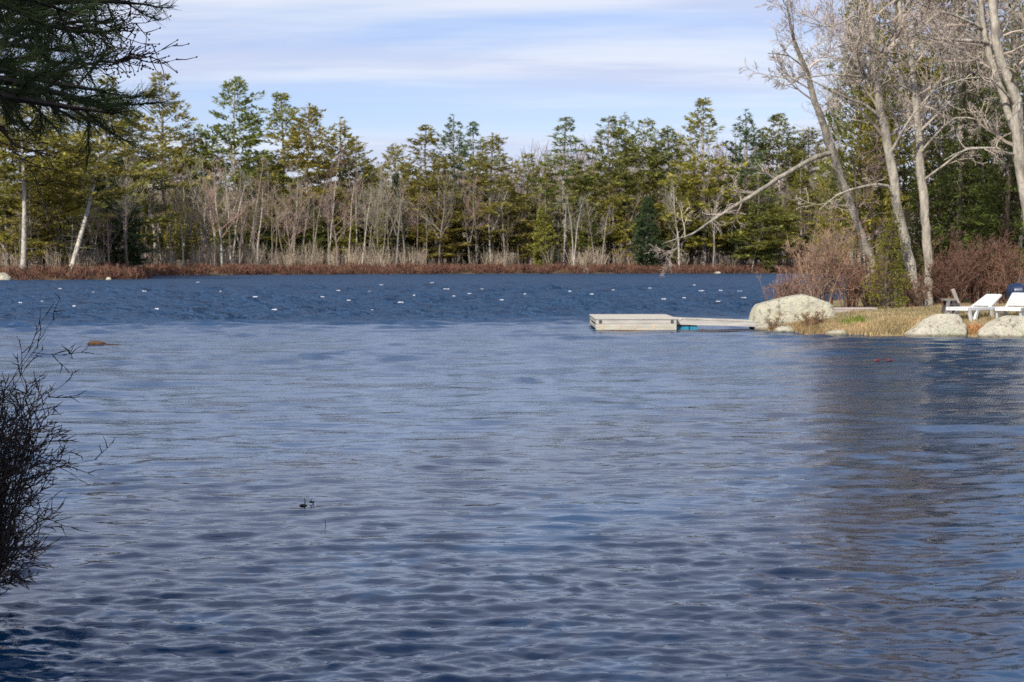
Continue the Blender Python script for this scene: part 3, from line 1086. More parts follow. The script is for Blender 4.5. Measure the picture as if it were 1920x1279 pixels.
def blades(seed, n, H, R, w):
    """a low bushy tuft of thin leafy shoots"""
    g = np.random.default_rng(seed)
    az = g.uniform(0, 6.283, n)
    B = np.stack([np.cos(az), np.sin(az), 0 * az], 1) * (R * np.sqrt(g.uniform(0, 1, n)))[:, None]
    B[:, 2] = g.uniform(-0.05, 0.65, n) * H
    d = np.stack([np.cos(az) * 0.5, np.sin(az) * 0.5, np.full(n, 1.0)], 1) + g.normal(0, 0.45, (n, 3))
    d /= np.linalg.norm(d, axis=1)[:, None]
    L = H * g.uniform(0.25, 0.5, n)
    S = np.cross(d, g.normal(0, 1, (n, 3)))
    S /= np.linalg.norm(S, axis=1)[:, None]
    S *= (w * g.uniform(0.6, 1.3, n))[:, None]
    T_ = B + d * L[:, None]
    V = np.stack([B - S * 0.5, B + S * 0.5, T_ + S * 0.4, T_ - S * 0.4], 1).reshape(-1, 3)
    return V, np.arange(n * 4).reshape(n, 4)


rs = [blades(s, 70, 1.15, 1.1, 0.07) for s in (41, 42, 43)]
tag(scatter('marsh_shrubs', rs, shore_points(1150, -0.5, 4.5, 5), M_TWIG, 6, (0.175, 0.092, 0.068), 0.5, 1.2), 'low rust red shrubs fringing the far waterline')
rs2 = [blades(s, 50, 1.1, 0.8, 0.05) for s in (44, 45)]
tag(scatter('dry_sedge', rs2, shore_points(220, 0.3, 6.0, 15), M_TWIG, 16, (0.27, 0.17, 0.085), 0.6, 1.1), 'tan dry sedge mixed into the red shrubs')


def hill_points(n, seed):
    g = np.random.default_rng(seed)
    Y = g.uniform(340, 690, n)
    X = Y * g.uniform(-0.36, 0.36, n)
    return [(x, y, z, 1.0) for x, y, z in zip(X, Y, h_far(X, Y))]


ht = [clump(s, 6, 13.0, 0.35, 4, 0.10) for s in (51, 52, 53)]
tag(scatter('hill_woods', ht, hill_points(760, 8), M_TWIG, 9, (0.25, 0.205, 0.195)), 'leafless purple grey woods covering the hill behind')

# ------------------------------------------------------------------ rocks
def rock(name, label, loc, size, seed, mat, box=0.0, peak=(0, 0), rough=0.10, rot=0.0, group=None, cuts=(), sub=4):
    import bmesh
    bm = bmesh.new()
    bmesh.ops.create_icosphere(bm, subdivisions=sub, radius=1.0)
    off = Vector((seed * 7.3, seed * 3.1, seed))
    for v in bm.verts:
        d = v.co.normalized()
        e = 2 + box
        r = (abs(d.x) ** e + abs(d.y) ** e + abs(d.z) ** e) ** (-1 / e)
        n = mnoise.noise(d * 1.1 + off) * 1.0 + mnoise.noise(d * 2.6 + off) * 0.5 + mnoise.noise(d * 6 + off) * 0.2 + mnoise.noise(d * 13 + off) * 0.08
        p = d * r * (1 + rough * n)
        if p.z > 0:
            p.x += peak[0] * p.z
            p.y += peak[1] * p.z
        for (a, b, c, dd) in cuts:
            nn = Vector((a, b, c)).normalized()
            q = p.dot(nn) - dd
            if q > 0:
                p = p - nn * q * 0.88
        v.co = Vector((p.x * size[0] / 2, p.y * size[1] / 2, p.z * size[2]))
    me = bpy.data.meshes.new(name)
    bm.to_mesh(me)
    bm.free()
    for p in me.polygons:
        p.use_smooth = True
    me.materials.append(mat)
    o = link(name, me, None, loc)
    o.rotation_euler = (0, 0, rot)
    return tag(o, label, 'rock', group)


def at_x(u, Y):
    return (u - CX) / FPX * Y


rock('boulder', 'big rounded pale granite boulder where the gangway meets the shore', (at_x(1491, 46.6), 46.9, 0.02), (2.5, 1.7, 1.0), 2, M_ROCK, 1.6, (0.03, 0), 0.09, cuts=[(-0.30, 0, 1, 0.92), (0.45, 0, 1, 1.02), (-0.2, -1, 0.35, 0.85)])
rock('boulder', 'slanting pale boulder with cracked face below the first white lounger', (at_x(1748, 42.6), 42.72, -0.02), (1.5, 1.0, 0.62), 5, M_ROCK_PALE, 0.6, (0.40, 0.1), 0.12, cuts=[(-0.75, -0.1, 1, 0.62), (0.2, -1, 0.45, 0.62), (-0.2, -1, 0.9, 0.72)])
rock('boulder', 'broad pale boulder pitted near the water at the picture edge', (at_x(1902, 42.0), 42.15, -0.02), (1.75, 1.1, 0.60), 9, M_ROCK_PALE, 0.5, (0.02, 0.1), 0.12, cuts=[(-0.8, -0.2, 1, 0.78), (0.1, -1, 0.5, 0.68)])
rock('rock', 'small domed stone in the water before the big boulder', (at_x(1472, 44.9), 44.9, -0.02), (0.66, 0.5, 0.21), 12, M_ROCK, 0.3, (0, 0), 0.10, sub=3)
rock('rock', 'low flat pinkish stone at the water by the brown bush', (at_x(1567, 43.6), 43.5, -0.03), (0.7, 0.42, 0.16), 15, M_ROCK, 0.2, (0.2, 0), 0.14, sub=3)
rock('rock', 'narrow stone wedged between the slanting boulder and the bank', (at_x(1806, 42.55), 42.6, 0.0), (0.26, 0.3, 0.34), 17, M_ROCK, 0.4, (0, 0), 0.15, sub=3)
rock('rock', 'flat brown rock awash in the open water', (at_x(182, 38.2), 38.2, -0.03), (0.5, 0.35, 0.13), 19, M_ROCK_BROWN, 0.2, (-0.2, 0), 0.14, sub=3)
rock('rock', 'dark rock barely breaking the water beside the brown one', (at_x(210, 38.1), 38.1, -0.05), (0.6, 0.3, 0.085), 20, M_ROCK_BROWN, 0.2, (0, 0), 0.14, sub=3)
rock('boulder', 'pale boulder on the far point beside the bleached trunk', (at_x(5, 169), 168.6, 0.0), (2.2, 1.8, 0.8), 22, M_ROCK_PALE, 0.3, (0, 0), 0.1, sub=3)
rock('rock', 'small white stone at the tip of the far point', (at_x(207, 171), 170.4, 0.0), (0.6, 0.5, 0.32), 25, M_ROCK_PALE, 0.3, (0, 0), 0.1, sub=2)
rock('rock', 'little white stone in the red shrubs below the jagged pine', (at_x(1099, 259), 259, 0.2), (0.9, 0.7, 0.75), 26, M_ROCK_PALE, 0.3, (0, 0), 0.1, sub=2)
rock('rock', 'flat white stone at the red shrubs behind the diagonal limb', (at_x(1347, 259), 260.3, 0.0), (1.2, 0.8, 0.35), 27, M_ROCK_PALE, 0.3, (0, 0), 0.1, sub=2)

# ------------------------------------------------------------------ swimming dock and gangway
WGREY, WPALE = (0.44, 0.41, 0.36), (0.52, 0.48, 0.41)
dk = thing('floating_dock', 'weathered grey wooden swimming raft floating at the end of the gangway', 'dock', (2.42, 46.15, 0.0))
DW, DD, DZ = 2.33, 3.5, 0.36
for k in range(24):
    y0 = -0.02 + k * (DD + 0.03) / 24
    Boxes().box(-0.02, DW + 0.02, y0, y0 + DD / 24 - 0.008, DZ - 0.035, DZ).build('plank', M_WOOD, dk, 0, vary(WPALE, 0.1))
for (z0, z1) in ((DZ - 0.165, DZ - 0.038), (0.02, DZ - 0.172)):
    Boxes().box(0, DW, 0.0, 0.04, z0, z1).build('front_board', M_WOOD, dk, 0.004, vary(WPALE, 0.06))
    Boxes().box(0, DW, DD - 0.06, DD - 0.02, z0, z1).build('rear_board', M_WOOD, dk, 0.004, vary(WGREY, 0.06))
Boxes().box(0.0, 0.04, 0.045, DD - 0.065, DZ - 0.15, DZ - 0.038).build('side_board', M_WOOD, dk, 0.004, WGREY)
Boxes().box(DW - 0.04, DW, 0.045, DD - 0.065, DZ - 0.165, DZ - 0.038).build('side_board', M_WOOD, dk, 0.004, WGREY)
Boxes().box(0.0, 0.04, 0.045, DD - 0.065, 0.06, DZ - 0.22).build('side_board', M_WOOD, dk, 0.004, WGREY)
Boxes().box(0.01, DW - 0.01, -0.012, 0.052, -0.12, 0.018).build('waterline_sill', M_WOOD, dk, 0.004, (0.16, 0.085, 0.04))
for x in (0.09, DW - 0.17):
    b = Boxes().box(x, x + 0.085, -0.014, -0.002, DZ - 0.145, DZ - 0.055).build('corner_plate', M_METAL, dk, 0.003)
    Boxes().box(x + 0.03, x + 0.055, -0.022, -0.015, DZ - 0.11, DZ - 0.09).build('bolt', M_METAL, b)
for x in (0.19, 0.67, 1.12, 1.66):
    Boxes().box(x, x + 0.035, -0.01, -0.002, 0.06, 0.17).build('reflector', M_ORANGE, dk)


def drum(x, y, r, l, mat, parent, name):
    T = Tubes()
    T.add([(x, y, 0.03), (x, y + 0.001, 0.03), (x, y + 0.05, 0.03), (x, y + l - 0.05, 0.03), (x, y + l, 0.03), (x, y + l + 0.001, 0.03)], [0.001, r * 0.85, r, r, r * 0.85, 0.001])
    return link(name, T.mesh(name, 16, mat, True), parent)


drum(0.3, 0.08, 0.2, 1.4, M_METAL, dk, 'float_drum')
drum(DW - 0.3, 0.08, 0.2, 1.4, M_METAL, dk, 'float_drum')
drum(0.3, 1.9, 0.2, 1.4, M_METAL, dk, 'float_drum')
drum(DW - 0.3, 1.9, 0.2, 1.4, M_METAL, dk, 'float_drum')

gw = thing('gangway', 'narrow grey plank gangway joining the raft to the big boulder', 'gangway', (4.78, 46.35, 0.0))
GL = 2.35
za, zb = 0.355, 0.27
for k in range(16):
    x0, x1 = k * GL / 16, (k + 1) * GL / 16 - 0.01
    z0, z1 = za + (zb - za) * x0 / GL, za + (zb - za) * x1 / GL
    b = Boxes()
    b.hexa([(x0, 0, z0 - 0.03), (x1, 0, z1 - 0.03), (x1, 0.95, z1 - 0.03), (x0, 0.95, z0 - 0.03), (x0, 0, z0), (x1, 0, z1), (x1, 0.95, z1), (x0, 0.95, z0)])
    b.build('plank', M_WOOD, gw, 0, vary(WPALE, 0.1))
for y in (0.01, 0.90):
    b = Boxes()
    b.hexa([(0, y, za - 0.19), (GL, y, zb - 0.17), (GL, y + 0.04, zb - 0.17), (0, y + 0.04, za - 0.19), (0, y, za - 0.033), (GL, y, zb - 0.033), (GL, y + 0.04, zb - 0.033), (0, y + 0.04, za - 0.033)])
    b.build('stringer', M_WOOD, gw, 0.003, vary(WPALE, 0.05))
for x0, x1 in ((0.0, 0.36), (0.385, 0.62)):
    Boxes().box(x0, x1, 0.06, 0.85, -0.1, 0.105).build('float_block', M_TEAL, gw, 0.01)
Boxes().box(0.0, 0.6, 0.10, 0.82, 0.106, 0.16).build('float_gap_shade', M_METAL, gw)  # dark block standing in for the shadow gap between float blocks and gangway
Boxes().box(0.07, 0.13, -0.012, -0.001, za - 0.045, za - 0.012).build('latch_plate', M_PLASTIC, gw)

T = Tubes()
T.add([(4.8, 46.1, 0.012), (5.3, 46.0, 0.015), (5.9, 45.95, 0.01), (6.6, 45.8, 0.02), (7.3, 45.6, 0.03)], [0.014] * 5)
tag(link('mooring_rope', T.mesh('mooring_rope', 6, M_ROPE, True)), 'thin brown rope lying along the water under the gangway', 'rope')

# old dock section lying on the grass
sec = thing('dock_section', 'pale weathered board section lying on the grass beside the big boulder', 'dock section', (at_x(1560, 47.6), 47.5, hz(h_right, 9.8, 47.6)))
for k in range(4):
    Boxes().box(0.0, 1.32, k * 0.17, k * 0.17 + 0.155, 0.11, 0.15).build('plank', M_WOOD, sec, 0, vary((0.46, 0.41, 0.36), 0.1))
for y in (0.01, 0.60):
    Boxes().box(0.02, 1.30, y, y + 0.045, 0.0, 0.107).build('stringer', M_WOOD, sec, 0, vary((0.42, 0.37, 0.33), 0.05))
Boxes().box(1.305, 1.34, 0.0, 0.665, -0.02, 0.107).build('end_board', M_WOOD, sec, 0, (0.55, 0.49, 0.45))

x, Y = at_x(1583, 49.5), 49.5
T = Tubes(); g = hz(h_right, x, Y)
T.add([(0, 0, -0.2), (0.01, 0, 0.4), (0.0, 0, pt(1583, 529, Y).z - g)], [0.028, 0.026, 0.022])
tag(link('metal_stake', T.mesh('metal_stake', 6, M_METAL), None, (x, Y, g)), 'thin dark stake upright in the brush behind the boulder', 'stake')

# ------------------------------------------------------------------ sun loungers
def lounger(label, loc, rot, back=0.44):
    """foot end at the origin, length along +x, width along y"""
    t = thing('sun_lounger', label, 'sun lounger', loc, 'white plastic loungers on the bank')
    t.rotation_euler = (0, 0, rot)
    W, S, HG = 0.62, 0.36, 1.18          # width, seat height, hinge position
    for sy in (-1, 1):
        y = sy * W / 2
        Boxes().bar((0.0, y, S - 0.03), (1.86, y, S - 0.035), 0.055, 0.095, (0, 1, 0)).build('side_rail', M_PLASTIC, t, 0.012)
        for (xa, xb, xc, xd, nm) in ((0.10, 0.52, 0.24, 0.40, 'front'), (1.16, 1.62, 1.34, 1.50, 'rear')):
            b = Boxes()
            b.bar((xa, y, S - 0.03), (xc, y, 0.0), 0.06, 0.115, (0, 1, 0))
            b.bar((xb, y, S - 0.03), (xd, y, 0.0), 0.06, 0.115, (0, 1, 0))
            b.bar((xc - 0.03, y, 0.03), (xd + 0.03, y, 0.03), 0.055, 0.06, (0, 1, 0))
            b.build('leg', M_PLASTIC, t, 0.01)
    for x in (0.02, HG, 1.84):
        Boxes().bar((x, -W / 2 + 0.025, S - 0.05), (x, W / 2 - 0.025, S - 0.05), 0.05, 0.05, (1, 0, 0)).build('cross_bar', M_PLASTIC, t, 0.008)
    for k in range(9):
        xx = 0.07 + k * 0.125
        Boxes().box(xx, xx + 0.085, -W / 2 + 0.03, W / 2 - 0.03, S - 0.02, S + 0.01).build('seat_slat', M_PLASTIC, t, 0.006)
    ca, sa = math.cos(back), math.sin(back)

    def bp(s, y, o=0.0):
        return (HG + s * ca - o * sa, y, S + s * sa + o * ca)
    bk = Boxes()
    for sy in (-1, 1):
        bk.bar(bp(0, sy * (W / 2 - 0.04)), bp(0.76, sy * (W / 2 - 0.10)), 0.06, 0.05, (0, 1, 0))
    bk = bk.build('back_frame', M_PLASTIC, t, 0.01)
    for k in range(6):
        s0 = 0.06 + k * 0.123
        w = W / 2 - 0.07 - 0.06 * s0
        Boxes().bar(bp(s0 + 0.05, -w, 0.01), bp(s0 + 0.05, w, 0.01), 0.084, 0.028, (ca, 0, sa)).build('back_slat', M_PLASTIC, t, 0.006)
    Boxes().bar(bp(0.55, -0.15, -0.03), (HG + 0.55, -0.15, S - 0.05), 0.03, 0.03, (0, 1, 0)).build('back_strut', M_PLASTIC, t, 0.005)
    Boxes().bar(bp(0.55, 0.15, -0.03), (HG + 0.55, 0.15, S - 0.05), 0.03, 0.03, (0, 1, 0)).build('back_strut', M_PLASTIC, t, 0.005)
    return t


def set_on_bank(u, Y):
    x = at_x(u, Y)
    return (x, Y, hz(h_right, x, Y) - 0.01)


la = set_on_bank(1794, 43.3)
lounger('white plastic lounger with raised back beside the wooden seat', la, R(42))
lb = set_on_bank(1890, 43.0)
lounger('second white lounger with slotted back cut off by the picture edge', lb, R(62), 0.5)

x, Y = at_x(1912, 46.0), 46.0
g = hz(h_right, x, Y)
T = Tubes()
prof = [(-0.45, 0.001), (-0.44, 0.22), (-0.40, 0.27), (-0.2, 0.29), (-0.19, 0.30), (-0.16, 0.30), (-0.15, 0.29), (0.15, 0.29), (0.16, 0.30), (0.19, 0.30), (0.2, 0.29), (0.40, 0.27), (0.44, 0.22), (0.45, 0.001)]
tub = thing('plastic_barrel', 'dark blue plastic barrel lying behind the white loungers', 'barrel', (x + 0.12, Y, g + 0.55))
T.add([(a, 0.2 * a, 0) for a, r in prof], [r for a, r in prof])
link('barrel_body', T.mesh('barrel_body', 20, M_BLUE_TUB, True), tub)
b = Boxes()
for xx in (-0.3, 0.3):
    b.bar((xx, -0.3, -0.28), (xx, 0.4, -0.28), 0.08, 0.06)
    b.bar((xx, -0.25, -0.3), (xx, -0.25, -0.6), 0.06, 0.06)
    b.bar((xx, 0.35, -0.3), (xx, 0.35, -0.6), 0.06, 0.06)
b.build('cradle', M_WOOD, tub, 0, (0.12, 0.09, 0.07))

# weathered seat with slanting back post
x, Y = at_x(1777, 45.2), 45.2
g = hz(h_right, x, Y)
st = thing('wooden_chair', 'weathered grey wooden chair with leaning back post beside the first lounger', 'chair', (x, Y, g))
DKW = (0.085, 0.075, 0.075)
Boxes().box(-0.14, 0.20, -0.2, 0.2, 0.40, 0.455).build('seat', M_WOOD, st, 0.006, (0.24, 0.225, 0.20))
for y in (-0.17, 0.17):
    Boxes().bar((-0.02, y, 0.41), (-0.09, y, 0.0), 0.05, 0.10, (0, 1, 0)).build('leg', M_WOOD, st, 0.004, (0.22, 0.20, 0.20) if y < 0 else DKW)
    Boxes().bar((0.10, y * 0.9, 0.41), (0.26, y * 0.9, 0.0), 0.05, 0.09, (0, 1, 0)).build('leg', M_WOOD, st, 0.004, DKW)
Boxes().bar((0.36, 0.0, 0.15), (0.13, 0.0, 0.72), 0.10, 0.10, (0, 1, 0)).build('back_post', M_WOOD, st, 0.01, (0.36, 0.32, 0.27))
Boxes().bar((0.0, 0.0, 0.28), (0.30, 0.0, 0.30), 0.30, 0.06, (0, 1, 0)).build('brace', M_WOOD, st, 0.004, DKW)
tag(rock('oak_leaf_heap', None, (x + 0.02, Y - 0.05, g + 0.455), (0.13, 0.12, 0.07), 31, M_ROCK_BROWN, 0, (0, 0), 0.3, sub=2), 'little orange brown leaf heap on the wooden chair', 'leaf heap')

# ------------------------------------------------------------------ peninsula trees
MAPLE = (0.39, 0.355, 0.305)
MTWIG = (0.42, 0.355, 0.31)


def big_tree(name, label, stems, limbs, seed, ctrunk=MAPLE, ctwig=MTWIG, nside=16, lsub=2.4, kids=(0, 7, 6, 5), last=4, twr=0.0065, low=0.35):
    """stems and limbs: lists of [(u, v, Y, radius), ...] in photo pixels at real depths"""
    rng = random.Random(seed)
    first = pt(*stems[0][0][:3])
    base = Vector((first.x, first.y, hz(h_right, first.x, first.y)))
    t = thing(name, label, 'tree', base)

    def smooth(path):
        P = [pt(u, v, Y) - base for u, v, Y, r in path]
        r = [q[3] for q in path]
        out, rr = [], []
        for i in range(len(P) - 1):
            a, b, c, d = P[max(i - 1, 0)], P[i], P[i + 1], P[min(i + 2, len(P) - 1)]
            n = max(2, int((c - b).length / 0.35))
            for k in range(n):
                s = k / n
                q = 0.5 * ((2 * b) + (c - a) * s + (2 * a - 5 * b + 4 * c - d) * s * s + (3 * b - a - 3 * c + d) * s ** 3)
                out.append(q + rnd_dir(rng) * 0.25 * min(r[i], 0.12)); rr.append((r[i] + (r[i + 1] - r[i]) * s) * rng.uniform(0.93, 1.07))
        out.append(P[-1]); rr.append(r[-1])
        return out, rr
    for path in stems:
        P, r = smooth(path)
        T = Tubes(); T.add(P, [x * 0.72 for x in r])
        link('trunk', T.mesh('trunk', 12, M_BARK, True), t, color=ctrunk)
        C = Tubes()
        n = len(P) - 1
        for c in range(nside):
            s = low + (1 - low) * (c + rng.random()) / nside
            i = min(int(s * n), n - 1)
            az = rng.uniform(0, 6.283)
            d = Vector((math.cos(az), math.sin(az) * 0.8, rng.uniform(0.1, 0.9))).normalized()
            grow(C, P[i], d, lsub * rng.uniform(0.6, 1.3), max(0.02, r[i] * 0.28), 1, last, rng, kids, 0.03, 0.17, (0.4, 1.0), 0.6)
        if C.n:
            C.r = [max(x, twr) for x in C.r]
            link('crown', C.mesh('crown', 3, M_TWIG), t, color=ctwig)
    for path in limbs:
        P, r = smooth(path)
        T = Tubes(); T.add(P, [x * 0.66 for x in r])
        lm = link('limb', T.mesh('limb', 8, M_BARK, True), t, color=ctrunk)
        C = Tubes()
        n = len(P) - 1
        m = max(4, int(n * 0.5))
        for c in range(m):
            s = 0.2 + 0.8 * (c + rng.random()) / m
            i = min(int(s * n), n - 1)
            dd = (P[i + 1] - P[i]).normalized()
            d = (dd * 0.6 + rnd_dir(rng)).normalized()
            grow(C, P[i], d, rng.uniform(0.5, 1.3), max(0.008, r[i] * 0.4), 2, last, rng, kids, 0.02, 0.2, (0.4, 1.0), 0.6)
        C.r = [max(x, twr) for x in C.r]
        link('twigs', C.mesh('twigs', 3, M_TWIG), lm, color=ctwig)['kind'] = 'stuff'
    return t


big_tree('maple_tree', 'leaning grey bare tree trunk nearer the bright young hemlock',
         [[(1722, 588, 49.6, 0.27), (1716, 540, 49.6, 0.235), (1700, 470, 49.6, 0.225), (1682, 380, 49.6, 0.20), (1668, 290, 49.5, 0.19), (1652, 210, 49.5, 0.175), (1640, 140, 49.4, 0.17), (1634, 60, 49.3, 0.13),
           (1628, -30, 49.2, 0.12), (1600, -160, 49, 0.08), (1570, -300, 48.8, 0.03)]],
         [[(1655, 225, 49.5, 0.10), (1620, 195, 49.2, 0.07), (1580, 180, 49.0, 0.05), (1500, 140, 48.8, 0.02)],
          [(1640, 145, 49.4, 0.10), (1600, 143, 49.0, 0.06), (1560, 140, 48.6, 0.04), (1490, 146, 48.2, 0.022), (1420, 138, 48, 0.008)],
          [(1684, 390, 49.6, 0.09), (1665, 348, 49.3, 0.07), (1620, 350, 49.0, 0.055), (1570, 365, 48.8, 0.04), (1536, 394, 48.6, 0.015)],
          [(1632, 50, 49.3, 0.08), (1600, 30, 49, 0.05), (1560, 50, 48.6, 0.03), (1470, 30, 48.2, 0.012)],
          [(1668, 290, 49.5, 0.08), (1690, 250, 49.2, 0.06), (1712, 215, 49.0, 0.045), (1760, 160, 48.8, 0.02)],
          [(1645, 160, 49.4, 0.06), (1615, 100, 49.2, 0.04), (1628, 60, 49.0, 0.02)]], 101, nside=20)
big_tree('maple_tree', 'upright grey bare trunk that forks high beside the leaning one',
         [[(1738, 590, 50.0, 0.25), (1741, 520, 50.0, 0.215), (1737, 430, 50.0, 0.19), (1728, 340, 50.0, 0.185), (1722, 270, 50.0, 0.165), (1716, 180, 50, 0.15), (1708, 110, 50, 0.14),
           (1695, 70, 50, 0.13), (1686, 0, 50, 0.10), (1690, -120, 50, 0.06), (1700, -260, 50, 0.02)],
          [(1707, 105, 50, 0.10), (1712, 78, 50.1, 0.10), (1726, 50, 50.2, 0.085), (1738, 15, 50.3, 0.07), (1752, -50, 50.4, 0.05), (1775, -200, 50.4, 0.02)]],
         [[(1724, 210, 50, 0.09), (1742, 180, 49.8, 0.075), (1765, 150, 49.6, 0.05), (1790, 130, 49.4, 0.02)],
          [(1724, 290, 50, 0.07), (1752, 255, 49.5, 0.055), (1790, 222, 49.2, 0.045), (1840, 225, 49.0, 0.03), (1880, 245, 48.8, 0.012)],
          [(1730, 340, 50, 0.06), (1770, 310, 49.6, 0.05), (1815, 278, 49.3, 0.045), (1860, 282, 49, 0.045), (1878, 290, 48.9, 0.02)],
          [(1716, 180, 50, 0.06), (1690, 160, 49.6, 0.045), (1655, 162, 49.2, 0.02)]], 102, nside=16)
big_tree('bare_tree', 'leaning bare trunk with a long diagonal dead limb reaching over the water',
         [[(1650, 580, 53.0, 0.18), (1636, 500, 53.0, 0.17), (1600, 400, 53.0, 0.17), (1572, 320, 52.8, 0.18), (1560, 285, 52.6, 0.19), (1545, 240, 52.4, 0.17), (1528, 190, 52.2, 0.14), (1510, 130, 52, 0.115), (1490, 80, 51.8, 0.085),
           (1478, 20, 51.6, 0.05), (1470, -60, 51.4, 0.02)]],
         [[(1564, 284, 52.6, 0.13), (1528, 297, 52.4, 0.125), (1490, 316, 52.2, 0.115), (1440, 347, 52.0, 0.10), (1390, 379, 51.8, 0.088), (1340, 410, 51.6, 0.07), (1300, 437, 51.4, 0.045), (1270, 448, 51.2, 0.03), (1240, 458, 51.0, 0.01)],
          [(1300, 438, 51.4, 0.035), (1280, 455, 51.4, 0.03), (1262, 472, 51.4, 0.025), (1260, 478, 51.4, 0.008)],
          [(1510, 132, 52, 0.05), (1480, 105, 51.6, 0.035), (1440, 100, 51.2, 0.02)]], 103, nside=11, lsub=1.5, last=4, low=0.62, ctrunk=(0.31, 0.285, 0.245))
big_tree('maple_tree', 'stout grey trunk with a pale horizontal limb at the picture edge',
         [[(1940, 590, 48.0, 0.30), (1935, 480, 48.0, 0.26), (1925, 380, 48.0, 0.25), (1912, 300, 48.0, 0.24), (1905, 190, 48, 0.22), (1882, 130, 48, 0.22), (1868, 70, 48, 0.20), (1862, 0, 48, 0.18), (1850, -120, 48, 0.12), (1850, -280, 48, 0.04)],
          [(1905, 250, 48, 0.16), (1880, 180, 48.2, 0.15), (1858, 110, 48.3, 0.14), (1846, 60, 48.4, 0.12), (1838, 0, 48.5, 0.10), (1820, -100, 48.6, 0.05)]],
         [[(1855, 80, 48.3, 0.09), (1820, 77, 48.0, 0.085), (1780, 74, 47.8, 0.075), (1742, 70, 47.6, 0.05), (1700, 60, 47.4, 0.02)],
          [(1845, 55, 48.4, 0.07), (1805, 35, 48, 0.06), (1765, 22, 47.6, 0.05), (1735, 45, 47.2, 0.02)],
          [(1900, 290, 48, 0.07), (1880, 285, 47.6, 0.06), (1868, 278, 47.4, 0.055), (1815, 280, 47.2, 0.04), (1770, 300, 47.0, 0.015)],
          [(1905, 200, 48, 0.08), (1860, 150, 47.4, 0.05), (1800, 150, 47, 0.03), (1740, 175, 46.8, 0.01)]], 104, nside=14, lsub=2.1)
big_tree('bare_sapling', 'thin dark bare sapling between the brush and the bright young hemlock',
         [[(1628, 575, 51, 0.07), (1620, 520, 51, 0.06), (1612, 450, 51, 0.055), (1607, 390, 51, 0.05), (1603, 330, 51, 0.035), (1596, 270, 51, 0.015)]],
         [[(1612, 440, 51, 0.03), (1580, 430, 50.8, 0.02), (1550, 440, 50.6, 0.008)]], 105, (0.13, 0.11, 0.095), (0.24, 0.18, 0.155), nside=10, lsub=1.3, last=3)
# bare trees behind, each a copy of one mesh
BP = [bare(61, 15, 0.085, low=0.25, n1=20, last=4, kids=(0, 5, 4, 4), tw=0.011, l1=0.28), bare(62, 14, 0.075, low=0.3, n1=18, stems=2, spread=0.15, last=4, kids=(0, 5, 4, 3), tw=0.011, l1=0.26)]
for (u, Y, H, var, label) in [
        (1690, 62, 17.0, 1, 'two stemmed bare tree right behind the pair of grey trunks'),
        (1800, 57, 15.5, 0, 'twiggy bare tree in front of the dark hemlocks'),
        (1870, 60, 16.0, 1, 'two stemmed bare tree behind the stout edge trunk'),
        (1620, 64, 16.5, 1, 'two stemmed bare tree between the leaning trunk and the tall olive pine'),
        (1740, 66, 17.0, 0, 'bare tree crowding behind the upright forked trunk'),
        (1835, 68, 17.5, 1, 'two stemmed bare tree deep behind the pale horizontal limb'),
        (1905, 56, 15.0, 0, 'bare tree close behind the stout edge trunk')]:
    x = at_x(u, Y)
    place_tree(BP[var], 'bare_tree', 'tree', label, (x, Y, hz(h_right, x, Y)), H / 15, H / 15, prng.uniform(0, 6), vary(MAPLE), vary((0.38, 0.32, 0.28)), 'bare trees of the peninsula')

# evergreens of the peninsula
HEM = [pine(71, H=11, base=0.10, rmax=0.22, power=0.55, up=0.05, swept=0.2, gap=0.34, drop=0.10, n=6, tuft=0.27, droop=0.32, rb=0.014, asp=0.26, nt=5),
       pine(72, H=12, base=0.16, rmax=0.19, power=0.6, up=0.05, swept=0.2, gap=0.36, drop=0.12, n=6, tuft=0.27, droop=0.30, rb=0.014, asp=0.26, nt=5)]
PPN = pine(73, H=16, base=0.22, rmax=0.17, power=0.5, swept=0.5, gap=0.55, drop=0.12, n=8, tuft=0.32, dead=8, asp=0.22, nt=5)
YHM = pine(74, H=3, base=0.02, rmax=0.27, power=0.85, up=0.0, swept=0.4, gap=0.11, drop=0.06, n=8, tuft=0.085, droop=0.14, rb=0.012, asp=0.3, nt=5)
HGRN, HDRK = (0.17, 0.21, 0.055), (0.10, 0.13, 0.045)
